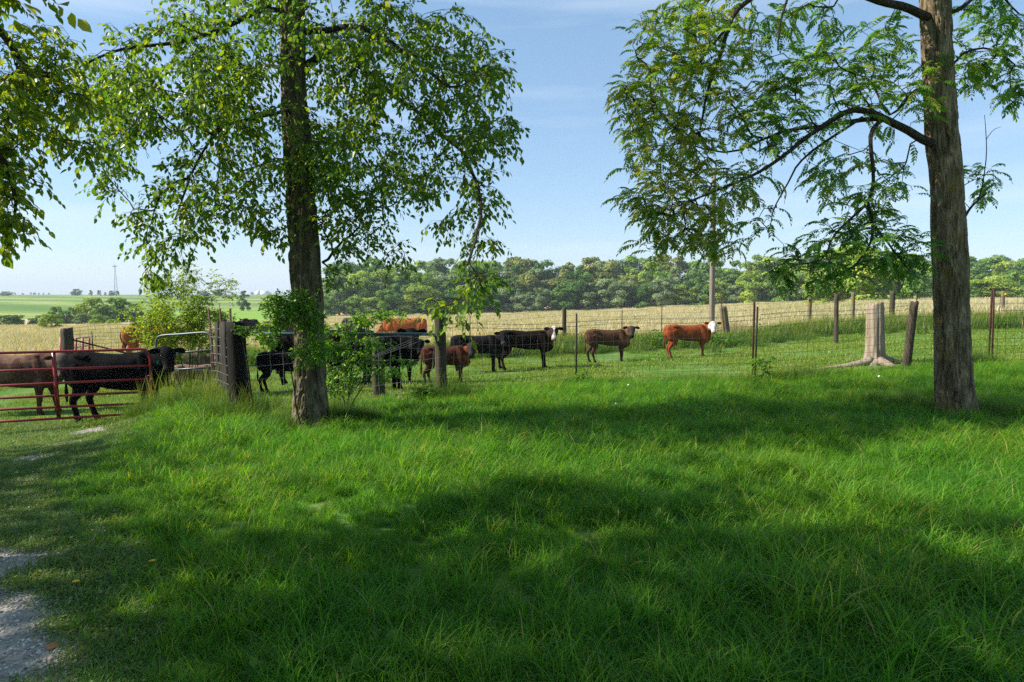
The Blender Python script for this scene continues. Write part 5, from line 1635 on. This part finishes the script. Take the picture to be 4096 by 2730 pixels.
def stump():
    y = 15.4; r = np.random.RandomState(4)
    x = X(3505, y); gz = g1(x, y)
    root = empty('tree_stump', (x, y, gz), 'tall bleached barkless tree stump with spreading roots behind the wire', 'stump')
    nu, nv = 72, 46; H = P(3505, 1218, y)[2] - gz
    th = np.linspace(0, 2 * np.pi, nu, endpoint=False); V = []
    for i in range(nv):
        t = i / (nv - 1); z = -.1 + (H + .1) * t
        w0 = np.interp(z, [-.1, .03, .12, .3, .55, .9, H * .93, H], [.33, .285, .238, .21, .197, .19, .177, .165])
        lob = 1 + .15 * np.exp(-max(z, 0) / .16) * np.cos(th * 3 + .6) + .03 * np.sin(th * 5 + z * 1.2) + .02 * np.sin(th * 9 + 2 * z)
        n = fbm(np.stack([np.cos(th) * 3, np.sin(th) * 3, z * .6 + 0 * th], -1), 4, 6) - .5
        rr = w0 * lob * (1 + .22 * n)
        rr = rr * (1 - .07 * np.clip((fbm(np.stack([np.cos(th) * 7, np.sin(th) * 7, z * .9 + 0 * th], -1), 3, 16) - .5) * 8, 0, 1) * (z > .15))
        rr = rr * (1 - .03 * np.exp(-((np.angle(np.exp(1j * (th - 5.1)))) / .12) ** 2) * (z > .1))
        top = 0 * th
        if t > .9: top = (t - .9) * 1.8 * (fbm(np.stack([np.cos(th) * 2, np.sin(th) * 2, 0 * th], -1), 2, 9) - .5)
        V.append(np.stack([rr * np.cos(th) - .02 * z, rr * np.sin(th), z + top], 1))
    V.append([[0, 0, H - .08]]); V = np.concatenate(V)
    i = np.arange(nv - 1)[:, None] * nu; j = np.arange(nu)[None]; k_ = (j + 1) % nu
    q = np.stack([i + j, i + k_, i + nu + k_, i + nu + j], -1).reshape(-1, 4); e = (nv - 1) * nu; j = np.arange(nu)
    mb = MB(); mb.add(V, [q, np.stack([e + j, e + (j + 1) % nu, np.full(nu, nv * nu)], 1)])
    mb.build('bole', M['stump'], root)
    def rt(pts, r0, r1):
        m2 = MB(); p = smooth_path([(a * .9, b, g1(x + a, y + b) - gz + c) for a, b, c in pts], 16); m2.tube(p, np.linspace(r0, r1, 16), 10, r2=np.linspace(r0, r1, 16) * .8); m2.build('root', M['stump'], root)
    rt([(-.15, -.1, .12), (-.5, -.15, .05), (-.9, -.2, .02), (-1.3, -.25, .015), (-1.75, -.2, -.01)], .12, .025)
    rt([(.15, -.05, .14), (.38, -.1, .07), (.62, -.1, .01)], .13, .05); rt([(0, -.2, .1), (.1, -.45, .02), (.15, -.62, -.02)], .12, .05)

front_fence(); stockade(); red_gate(); grey_gate(); far_left_fence(); back_fence(); stump()

# ------------------------------------------------------------------ shrubs, saplings and vines
def leafy_plant(name, label, cat, bx, by, blobs, mat, leaf, seed, per=3, stems=3, tipr=.002, spread=.14, wid=.9, sag=.1, gz=None, rise=None):
    rng = np.random.RandomState(seed)
    gz = g1(bx, by) if gz is None else gz
    root = empty(name, (bx, by, gz), label, cat); loc = np.array(root.location)
    sk = Skel()
    att = blob_points(blobs, rng, gz + .02 if gz > 0 else gz + .05)
    for i in range(stems):
        tgt = att[rng.randint(len(att))]
        b0 = np.array([bx + rng.randn() * .06, by + rng.randn() * .06, gz - .05])
        sk.limb([b0, b0 * .45 + tgt * .55 + [0, 0, .12], tgt], .012 if stems > 1 else .018, .004, start=-1)
    sk.grow(att, rng, up=.25)
    mb = MB(); sk.finish(mb, tipr)
    pos, d, last = sk.tips()
    P1, D1, U1, S1, tw = droopy_leaves(pos, d, rng, per, leaf, spread, sag)
    D1[:, 2] += rng.uniform(.2, .9, len(D1))
    thin_twigs(mb, tw, .0012)
    mb.build('stem', M['twig'], root, loc=loc).location = (0, 0, 0)
    tint = rng.beta(2, 2.2, len(P1))
    mb = MB(); v, t = leaf_cloud(P1, D1, U1, S1, wid); mb.add(v - loc, [t], np.repeat(tint, 7))
    tag(mb.build('foliage', mat, root), kind='stuff')
    return root

leafy_plant('young_shrub', 'tall loose yellow green shrub behind the galvanised gate', 'shrub', X(760, 15.6), 15.6,
            [(700, 1240, 15.5, 140, 120, .7, 117), (640, 1320, 15.3, 110, 70, .5, 49), (820, 1290, 15.6, 90, 110, .5, 68), (740, 1380, 15.5, 110, 60, .4, 42), (660, 1140, 15.5, 80, 60, .3, 27), (740, 1100, 15.5, 60, 50, .2, 14), (570, 1300, 15.2, 60, 30, .3, 11), (900, 1170, 15.5, 40, 70, .2, 9), (880, 1260, 15.5, 60, 30, .2, 9), (850, 1120, 15.4, 14, 50, .1, 4), (500, 1265, 15.2, 30, 20, .2, 3), (920, 1120, 15.4, 12, 40, .1, 3)], M['shrub'], .056, 3, per=4, stems=8, spread=.20)
leafy_plant('sapling', 'dark leafy sapling with fine twigs growing up the left side of the furrowed trunk', 'sapling', X(1190, 8.8), 8.8,
            [(1130, 1230, 8.7, 75, 45, .15, 38), (1190, 1200, 8.8, 50, 40, .1, 12), (1100, 1290, 8.7, 40, 20, .1, 8), (1230, 1290, 8.75, 60, 60, .12, 25), (1240, 1390, 8.75, 60, 70, .12, 25), (1060, 1350, 8.7, 50, 14, .1, 8)], M['sapling'], .052, 5, per=3, stems=2, spread=.13)
leafy_plant('sapling', 'green sapling leafing across the wire between furrowed trunk and stout post', 'sapling', X(1370, 10.2), 10.2,
            [(1330, 1360, 10, 90, 60, .2, 38), (1400, 1450, 10, 110, 60, .2, 35), (1350, 1530, 10, 90, 50, .2, 28), (1430, 1290, 10.1, 60, 30, .15, 12), (1500, 1370, 10.2, 50, 30, .15, 11), (1540, 1480, 10.2, 70, 30, .2, 14), (1570, 1265, 10.2, 60, 12, .1, 8), (1480, 1270, 10.1, 60, 25, .1, 9), (1610, 1455, 10.2, 40, 10, .1, 4)], M['sapling'], .052, 7, per=3, stems=4, spread=.13)
leafy_plant('vine', 'small bright vine hanging over the dark corner post', 'vine', X(1000, 10.2), 10.2,
            [(1000, 1330, 10.15, 60, 14, .08, 8), (960, 1318, 10.15, 30, 10, .05, 4), (1070, 1345, 10.2, 30, 16, .05, 4)], M['leafy'], .050, 8, per=2, stems=1, spread=.09)
leafy_plant('young_plant', 'bushy dark green seedling against the steel post right of the red calf', 'plant', X(3055, 12.7), 12.7,
            [(3050, 1480, 12.7, 35, 50, .1, 16), (3040, 1530, 12.7, 40, 30, .1, 9), (3075, 1440, 12.7, 20, 20, .05, 3)], M['sapling'], .050, 9, per=3, stems=3, spread=.10)
leafy_plant('young_plant', 'leafy vine seedling at the foot of the steel post below the blazed cow', 'plant', X(2320, 13.4), 13.4,
            [(2320, 1530, 13.3, 50, 30, .15, 14), (2345, 1490, 13.3, 20, 20, .05, 3), (2280, 1550, 13.3, 40, 20, .1, 6)], M['sapling'], .055, 10, per=3, stems=2, spread=.10)
leafy_plant('young_plant', 'low leafy seedling left of the round mossy post', 'plant', X(1690, 11.5), 11.5,
            [(1680, 1570, 11.4, 40, 20, .1, 9), (1720, 1550, 11.4, 20, 12, .1, 4)], M['leafy'], .045, 11, per=3, stems=2, spread=.10)
# ------------------------------------------------------------------ cattle
def remeshed(mb, voxel, name):
    me = mb.mesh(name + '_raw', M['coat'])
    o = bpy.data.objects.new(name + '_raw', me); COL.objects.link(o)
    m = o.modifiers.new('r', 'REMESH'); m.mode = 'VOXEL'; m.voxel_size = voxel
    s = o.modifiers.new('s', 'SMOOTH'); s.factor = .5; s.iterations = 5
    dg = bpy.context.evaluated_depsgraph_get()
    out = bpy.data.meshes.new_from_object(o.evaluated_get(dg))
    out.name = name
    bpy.data.objects.remove(o); bpy.data.meshes.remove(me)
    return out

def lerp_chain(mb, pts, n=10, seg=12, side=(0, 1, 0), pw=1.):
    """pts: (x, y, z, r_side, r_up)"""
    c = smooth_path(np.asarray(pts, float), n)
    v, q, t = tube(c[:, :3], np.maximum(c[:, 3], .004), seg, True, side, np.maximum(c[:, 4], .004))
    if pw != 1.:
        ctr = np.repeat(c[:, :3], seg, 0); R = v[:n * seg] - ctr
        a, b = np.repeat(c[:, 3], seg), np.repeat(c[:, 4], seg)
        u, w = R[:, 1] / a, R[:, 2] / b
        R[:, 1] = np.sign(u) * np.abs(u) ** pw * a; R[:, 2] = np.sign(w) * np.abs(w) ** pw * b
        v[:n * seg] = ctr + R
    mb.add(v, [q, t])

BLACK, DKBR, BRN, RED, ORG = (.0055, .005, .0065), (.040, .026, .020), (.115, .052, .030), (.24, .065, .026), (.40, .125, .040)
def cow(label, px, Y, H, rz=0., calf=False, yaw=None, raise_=.70, pitch=-.85, coat=BLACK, face=None, blaze=None, muzzle=(.02, .018, .018), legc=None, belly=None, neckc=None, graze=False,
        stance=(0, 0, 0, 0), group='cattle of the herd', tags=None, look=True, zoff=0., length=1., depth=1., foot=None, headscale=1., spots=None, fit=None):
    if fit:
        ys = np.arange(12.5, 34, .02); pf = HOR + (CAM_H - G(X(px, ys), ys)) / ys * F
        Y = float(ys[int(np.abs(pf - fit[0]).argmin())]); H = (fit[0] - fit[1]) / F * Y / .99
    x = X(px, Y)
    gz = (g1(x, Y) if foot is None else foot) + zoff
    root = empty('calf' if calf else 'cow', (x, Y, gz), label, 'calf' if calf else 'cow', group, rz)
    if yaw is None:
        yaw = math.atan2(-Y, -x) - rz
        yaw = (yaw + math.pi) % (2 * math.pi) - math.pi
    yaw = max(-1.75, min(1.75, yaw))
    seed = abs(hash(label)) % 1000
    seed = sum(ord(ch) for ch in label) % 1000
    r = np.random.RandomState(seed)
    mb = MB()
    bd = .81 if calf else .92        # depth of barrel
    bd *= depth
    Ls = (.90 if calf else 1.) * length
    top = [(-.67, .90), (-.62, .965), (-.52, .995), (-.36, 1.0), (-.18, .98), (.02, .97), (.22, .98), (.38, 1.0), (.50, .985), (.60, .93), (.66, .84)]
    bot = [.68, .56, .50, .47, .44, .40, .385, .40, .43, .47, .55]
    hw = [.10, .155, .195, .215, .235, .25, .24, .21, .175, .145, .10]
    ring = []
    for (xx, t), b, w_ in zip(top, bot, hw):
        b = t - (t - b) * bd
        w2 = w_ * (.84 if calf else 1.)
        ring.append((xx * Ls, 0, (t + b) / 2, w2, (t - b) / 2))
    bx = .60 * Ls
    lerp_chain(mb, ring, 26, 24, (0, 1, 0), .82)
    for s in (-1, 1):
        lerp_chain(mb, [(-.48 * Ls, s * .13, .955, .04, .03), (-.40 * Ls, s * .150, .945, .05, .045), (-.30 * Ls, s * .17, .92, .04, .04)], 6, 8)
        lerp_chain(mb, [(.36 * Ls, s * .10, .97, .05, .05), (.40 * Ls, s * .15, .80, .07, .11), (.47 * Ls, s * .15, .64, .075, .11), (.42 * Ls, s * .14, .52, .06, .08)], 9, 10)
        lerp_chain(mb, [(-.62 * Ls, s * .09, .90, .06, .06), (-.56 * Ls, s * .14, .76, .085, .13), (-.48 * Ls, s * .15, .60, .08, .13)], 7, 10)
    lerp_chain(mb, [(bx * .60, 0, .52, .11, .10), (bx * .90, 0, .55, .09, .10), (bx * 1.03, 0, .64, .07, .09)], 7, 12)
    # neck
    y1 = yaw * .62
    if graze: raise_, pitch = -.62, -1.05
    nl = .36 if not calf else .33
    S = np.array([bx * .78, 0, .82 if not graze else .78])
    dn = np.array([math.cos(y1) * math.cos(raise_), math.sin(y1) * math.cos(raise_), math.sin(raise_)])
    mid = S + dn * nl * .5 + np.array([.10 if abs(yaw) > .8 else .02, 0, 0.01])
    poll = mid + np.array([math.cos(yaw * .85) * math.cos(raise_), math.sin(yaw * .85) * math.cos(raise_), math.sin(raise_)]) * nl * .55
    nk = .72 if calf else .94
    lerp_chain(mb, [(*(S - [.12, 0, .04]), (.16) * nk, .25 * nk), (*S, .145 * nk, .225 * nk), (*mid, .122 * nk, .18 * nk), (*(poll - [0, 0, .04]), .098 * nk, .125 * nk)], 12, 16, (-math.sin(y1), math.cos(y1), 0))
    # dewlap
    lerp_chain(mb, [(bx * .9, 0, .58, .05, .10), (*(mid * .6 + np.array([bx * .9, 0, .55]) * .4 - [0, 0, .02]), .04, .09), (*(mid - [0, 0, .10]), .035, .06)], 7, 10)
    hs = (1.02 if calf else .97) * headscale
    hd = np.array([math.cos(yaw) * math.cos(pitch), math.sin(yaw) * math.cos(pitch), math.sin(pitch)])
    sd = np.array([-math.sin(yaw), math.cos(yaw), 0.])
    hu = np.cross(hd, sd) * -1
    if hu[2] < 0: hu = -hu
    hp = poll + np.array([0, 0, .01])
    secs = [(-.035, .05, .05), (0, .092, .078), (.05, .106, .098), (.11, .108, .105), (.17, .090, .094), (.24, .073, .075), (.30, .071, .066), (.345, .070, .058), (.375, .045, .035)]
    lerp_chain(mb, [(*(hp + hd * a * hs), b * hs, c * hs) for a, b, c in secs], 16, 16, sd)
    # brow and jaw
    lerp_chain(mb, [(*(hp + hd * .05 * hs - hu * .05 * hs), .06 * hs, .06 * hs), (*(hp + hd * .17 * hs - hu * .06 * hs), .055 * hs, .055 * hs), (*(hp + hd * .30 * hs - hu * .035 * hs), .035 * hs, .03 * hs)], 6, 10, sd)
    for s in (-1, 1):
        e0 = hp + hd * .015 * hs + sd * s * .07 * hs
        dr = -.10 + .06 * r.randn()
        lerp_chain(mb, [(*e0, .025 * hs, .025 * hs), (*(e0 + (sd * s * .06 + np.array([0, 0, .012])) * hs), .018 * hs, .044 * hs), (*(e0 + (sd * s * .115 + np.array([0, 0, .02 + dr * .1])) * hs), .017 * hs, .056 * hs), (*(e0 + (sd * s * .172 + np.array([0, 0, .022 + dr * .2])) * hs), .012 * hs, .026 * hs)], 8, 8, tuple(hu * .3 + np.cross(sd, hu) * 1.))
    # legs
    lt = .95 if calf else 1.08
    fx, hx = .40 * Ls, -.47 * Ls
    hiptop = .80
    for k_, s in enumerate((-1, 1)):
        o = stance[k_]
        lerp_chain(mb, [(fx + .02, s * .13, .66, .085, .13), (fx + .01 + o * .15, s * .135, .50, .068 * lt, .085 * lt), (fx + o * .5, s * .125, .37, .046 * lt, .050 * lt), (fx + .005 + o * .7, s * .12, .285, .046 * lt, .046 * lt), (fx + o * .9, s * .12, .16, .031 * lt, .033 * lt), (fx + o, s * .12, .085, .038 * lt, .038 * lt), (fx + .02 + o, s * .12, .03, .045 * lt, .052 * lt), (fx + .025 + o, s * .12, .0, .048 * lt, .058 * lt)], 16, 10)
        o = stance[2 + k_]
        lerp_chain(mb, [(hx - .02, s * .12, .80, .10, .16), (hx + .02, s * .15, .62, .095 * (1 if not calf else .88), .155 * (1 if not calf else .85)), (hx + .04 + o * .3, s * .145, .49, .070 * lt, .105 * lt), (hx - .03 + o * .6, s * .13, .385, .047 * lt, .062 * lt), (hx - .085 + o * .8, s * .125, .30, .042 * lt, .050 * lt), (hx - .06 + o * .95, s * .12, .17, .033 * lt, .036 * lt), (hx - .045 + o, s * .12, .085, .040 * lt, .040 * lt), (hx - .02 + o, s * .12, .03, .046 * lt, .052 * lt), (hx - .012 + o, s * .12, 0, .048 * lt, .058 * lt)], 18, 10)
    # tail
    tx = -.67 * Ls
    sw = r.uniform(-.03, .03)
    lerp_chain(mb, [(tx + .09, 0, .95, .03, .03), (tx + .03, 0, .925, .026, .026), (tx - .008, sw, .78, .018, .018), (tx - .012, sw, .55, .017, .017), (tx - .015, sw * 1.5, .40, .028, .028), (tx - .015, sw * 2, .26, .014, .014)], 14, 8)
    for i in range(len(mb.v)): mb.v[i] = mb.v[i] * H
    me = remeshed(mb, .0115 * H, 'cattle_body')
    n = len(me.vertices); V = np.zeros(n * 3, np.float32); me.vertices.foreach_get('co', V); V = V.reshape(-1, 3) / H
    # musculature relief
    N = np.zeros(n * 3, np.float32); me.vertices.foreach_get('normal', N); N = N.reshape(-1, 3)
    nz = fbm(V * [5, 5, 3.5], 2, seed) - .5
    V2 = V + N * (nz * .020 * np.clip((V[:, 2] - .35) * 4, 0, 1))[:, None]
    me.vertices.foreach_set('co', (V2 * H).astype(np.float32).ravel())
    C = np.tile(np.array(coat, float), (n, 1))
    def blend(m, c):
        m = np.clip(m, 0, 1)[:, None]; C[:] = C * (1 - m) + np.array(c) * m
    body = V[:, 2]
    jit = fbm(V * 6, 3, seed + 3)
    if neckc: blend(np.clip((V[:, 0] - bx * .62) * 6, 0, 1) * np.clip((V[:, 2] - .5) * 5, 0, 1) * np.clip(jit * 2.2 - .4, 0, 1), neckc)
    if belly: blend(np.clip((.60 - V[:, 2]) * 6, 0, 1) * np.clip((V[:, 2] - .36) * 9, 0, 1) * np.clip(jit * 2 - .4, 0, 1) * (np.abs(V[:, 0]) < .5), belly)
    if legc: blend(np.clip((.42 - V[:, 2]) * 5, 0, 1), legc)
    if spots: blend(np.clip((jit - .50) * 9, 0, 1) * np.clip((V[:, 2] - .45) * 5, 0, 1), spots)
    blend(np.clip((.06 - V[:, 2]) * 30, 0, 1), (.03, .025, .02))
    t = ((V - hp) @ hd) / hs; wq = np.abs((V - hp) @ sd) / hs; uq = ((V - hp) @ hu) / hs
    inh = (t > -.07) & (t < .46) & (wq < .13) & (np.abs(uq) < .16)
    if face: blend(inh * np.clip((.125 - wq) * 40, 0, 1) * np.clip((t + .04) * 40, 0, 1) * 1., face)
    if blaze: blend(inh * np.clip(((.045 + .03 * np.sin(t * 20 + seed)) - wq) * 60, 0, 1) * (uq > -.02), blaze)
    earm = (t > -.08) & (t < .12) & (wq > .12) & (wq < .36) & (np.abs(uq) < .14)
    if face: blend(earm * 1., tuple(q * .75 for q in coat))
    else: blend(earm * .6, tuple(q * .6 for q in coat))
    blend(inh * np.clip((t - .285) * 30, 0, 1), muzzle)
    for s in (-1, 1):   # nostrils and eye rims
        q = hp + hd * .36 * hs + sd * s * .035 * hs + hu * .02 * hs
        blend(np.clip((.022 * hs - np.linalg.norm(V - q, axis=1)) * 120, 0, 1), (.006, .005, .005))
    tm = (V[:, 0] < tx + .02) & (V[:, 2] < .47) & (V[:, 2] > .2) & (np.abs(V[:, 1]) < .07)
    blend(tm * .8, tuple(q * .5 for q in coat))
    ca = me.color_attributes.new('coat', 'FLOAT_COLOR', 'POINT')
    ca.data.foreach_set('color', np.concatenate([C, np.ones((n, 1))], 1).astype(np.float32).ravel())
    me.polygons.foreach_set('use_smooth', np.ones(len(me.polygons), bool))
    put('body', me, root)
    # eyes
    for s in (-1, 1):
        m2 = MB(); m2.tube([(0, 0, -1), (0, 0, -.7), (0, 0, 0), (0, 0, .7), (0, 0, 1)], [.2, .7, 1, .7, .2], 8)
        q = (hp + hd * .125 * hs + sd * s * .088 * hs + hu * .045 * hs) * H
        put('eye', m2.mesh('eye_mesh', M['eye']), root, q, None, .020 * H * hs)
    for s, mt in (tags or []):
        m2 = MB(); m2.box((0, 0, -.035), (.055, .008, .075)); m2.box((0, 0, .006), (.022, .01, .02))
        q = (hp + hd * .05 * hs + sd * s * .13 * hs + np.array([0, 0, -.02])) * H + np.array([0, 0, -.02])
        off = hu * .0; yw = math.atan2(hd[1], hd[0])
        o = put('ear_tag', m2.mesh('tag_mesh', M[mt], smooth=False), root, q + hd * .075 * H, (0, 0, yw + math.pi / 2))
    return root

W_ = (.62, .58, .52)
R_ = rad
# behind the red gate
cow('large dark brown cow with reddish back standing side on behind the red gate', 50, 15.4, 1.36, R_(3), yaw=-1.0, coat=(.085, .042, .033), raise_=0.32, pitch=-1.0, spots=(.17, .10, .075), blaze=None, face=(.09, .075, .07), muzzle=(.16, .13, .12), stance=(-.02, .12, .03, -.06), length=1.12, fit=(1662, 1418))
cow('large glossy black cow with green ear tag behind red gate, head over the small gate', 460, 14.15, 1.36, R_(4), yaw=None, raise_=0.52, coat=(.006, .006, .007), stance=(.0, .05, .02, .14), tags=[(-1, 'tag_green')], length=1.06, pitch=-.9, fit=(1684, 1410))
cow('dark calf mostly hidden beyond the black cow, only its legs showing', 480, 18.5, .95, R_(175), calf=True, coat=(.07, .055, .045), legc=(.10, .085, .07), yaw=.1, raise_=0.)
cow('light taupe brown calf standing low behind the lower gate rail', 775, 16.9, .78, R_(2), calf=True, coat=(.17, .115, .095), neckc=(.30, .15, .09), yaw=-.5, raise_=0.32, pitch=-.6, length=1.12)
cow('pinkish grey calf with dark ears just behind the taupe calf', 745, 18.6, .95, R_(8), calf=True, coat=(.15, .105, .09), yaw=-1.0, raise_=0.37, pitch=-.7, length=1.1)
cow('orange cow seen half behind the yellow green shrub', 600, 24.0, 1.30, R_(14), coat=ORG, yaw=.2, raise_=-.2, legc=(.34, .12, .05), length=1.0)
cow('dark brown cow with rump against the orange cow by the mesh fence', 540, 26.5, 1.2, R_(95), coat=(.05, .035, .03), yaw=0, raise_=0)
# in the far meadow
cow('black cow facing the camera in the meadow above the dark corner post', 1003, 44, 1.30, R_(-88), yaw=-.1, coat=(.03, .024, .024), raise_=0.47, pitch=-.8)
cow('grazing black cow in meadow left of the furrowed trunk, nearer of two', 1120, 36, 1.30, R_(182), graze=True, yaw=0, coat=(.028, .024, .026), zoff=-.05)
cow('grazing black cow in meadow partly hidden by the furrowed trunk', 1175, 40, 1.30, R_(8), graze=True, yaw=0, coat=(.022, .02, .02))
cow('small orange cow behind the black grazing cows at the trunk', 1190, 46, 1.32, R_(10), coat=ORG, yaw=0, graze=True)
cow('slate grey cow grazing away from the camera right of the furrowed trunk', 1408, 38, 1.32, R_(80), graze=True, yaw=0, coat=(.085, .07, .075))
cow('bright orange cow grazing in the straw meadow beneath the wood', 1618, 34, 1.40, R_(183), graze=True, yaw=0, coat=(.34, .105, .035), length=1.15, zoff=-.18)
# in the lot
cow('black calf with head low, rump toward the dark corner post', 1135, 15.6, .97, R_(8), calf=True, coat=BLACK, graze=True, yaw=-.4, stance=(.06, -.08, .08, -.1), length=1.05, fit=(1572, 1408))
cow('black calf behind the calf with the lowered head, back only showing', 1205, 17.4, 1.02, R_(4), calf=True, coat=BLACK, yaw=.3, raise_=0)
cow('largest black cow looking over the pipe rail beside the round post', 1465, 14.3, 1.36, R_(3), coat=(.006, .0055, .007), raise_=0.57, pitch=-.85, length=1.12, stance=(.02, .08, 0, .08), headscale=1.04, fit=(1574, 1336))
cow('black cow with grey back line behind the largest black cow', 1335, 16.4, 1.42, R_(176), coat=(.01, .009, .01), yaw=.0, raise_=-.1, pitch=-.9, length=1.05)
cow('black calf peering from behind the largest cow at the round post', 1578, 16.6, 1.02, R_(-12), calf=True, coat=(.009, .009, .011), raise_=0.57, stance=(.05, -.04, 0, 0))
cow('rust brown calf with dark face and orange ear tag behind the round mossy post', 1782, 16.6, .93, R_(3), calf=True, coat=(.075, .030, .020), neckc=(.20, .065, .03), face=(.045, .032, .03), legc=(.03, .02, .017), tags=[(1, 'tag_orange')], raise_=0.60, stance=(.03, -.02, -.04, .06), fit=(1542, 1384))
cow('charcoal black yearling between the rust brown calf and the blazed yearling', 1908, 19.0, 1.05, R_(2), calf=True, coat=(.013, .012, .014), raise_=0.67, length=1.15, stance=(.03, .0, 0, .04), muzzle=(.06, .055, .055), fit=(1492, 1342))
cow('black brown yearling with white blaze and pink muzzle in mid lot', 2103, 18.9, 1.07, R_(2), calf=True, coat=(.014, .009, .008), blaze=W_, muzzle=(.40, .26, .20), belly=(.07, .035, .02), neckc=(.045, .03, .024), raise_=0.64, length=1.15, stance=(.02, .08, -.03, -.12), fit=(1480, 1322))
cow('dark chestnut brown calf with black tail standing alone in mid lot', 2432, 20.8, .93, R_(3), calf=True, coat=(.085, .042, .027), neckc=(.26, .12, .055), face=(.06, .042, .038), legc=(.06, .03, .02), raise_=0.67, length=1.10, stance=(.0, .03, .10, -.03), fit=(1453, 1318))
cow('bright chestnut red calf with white face standing at far right of the herd', 2752, 21.6, .98, R_(3), calf=True, coat=(.225, .058, .022), face=(.66, .60, .54), muzzle=(.50, .32, .27), legc=(.24, .075, .035), raise_=0.62, length=1.13, stance=(.0, .10, -.02, .0), fit=(1434, 1299))

# ------------------------------------------------------------------ small things
def dandelions():
    def stalk(px, py, Y, kind, label):
        q = P(px, py, Y); gz = g1(q[0], q[1])
        root = empty('dandelion', (q[0], q[1], gz), label, 'flower')
        h = max(.12, q[2] - gz)
        mb = MB(); mb.tube([(0, 0, 0), (.01, 0, h * .5), (0, 0, h)], [.003, .002, .002], 5); mb.build('stem', M['leafy'], root)
        mb = MB()
        if kind == 'clock':
            mb.tube([(0, 0, h - .022), (0, 0, h - .015), (0, 0, h), (0, 0, h + .015), (0, 0, h + .022)], [.006, .017, .023, .017, .006], 10); mb.build('seed_head', M['fluff'], root)
        else:
            n = 18; a = np.arange(n) * 6.283 / n
            d = np.stack([np.cos(a), np.sin(a), 0 * a + .25], 1)
            v, t = leaf_cloud(np.tile([0, 0, h], (n, 1)), d, np.tile([0, 0, 1.], (n, 1)), np.full(n, .022), .8); mb.add(v, [t]); mb.build('petals', M['petal'], root)
    stalk(610, 2270, 4.1, 'f', 'yellow dandelion flower in the dark grass at lower left')
    stalk(306, 2390, 3.8, 'f', 'small yellow flower beside the gravel at lower left')
    stalk(2514, 1547, 12.2, 'clock', 'white dandelion clock at the fence foot below the brown calf')
    stalk(2463, 1636, 10.1, 'clock', 'white dandelion clock in the lawn right of centre')
    stalk(3516, 1523, 12.4, 'clock', 'white dandelion clock in front of the stump')
    for px, py, Y, lab in ((3610, 2135, 4.7, 'orange dead leaf lying in the lit grass at right'), (185, 2655, 3.25, 'orange dead leaf on the gravel at the bottom left')):
        q = P(px, py, Y); gz = g1(q[0], q[1])
        mb = MB(); v, t = leaf_cloud(np.array([[0, 0, .0]]), np.array([[1., .4, .1]]), np.array([[.1, -.3, 1.]]), np.array([.06]), 1.4); mb.add(v, [t])
        o = mb.build('fallen_leaf', M['dead_leaf']); o.location = (q[0], q[1], gz + (.09 if px > 1000 else .02)); tag(o, lab, 'leaf')
dandelions()
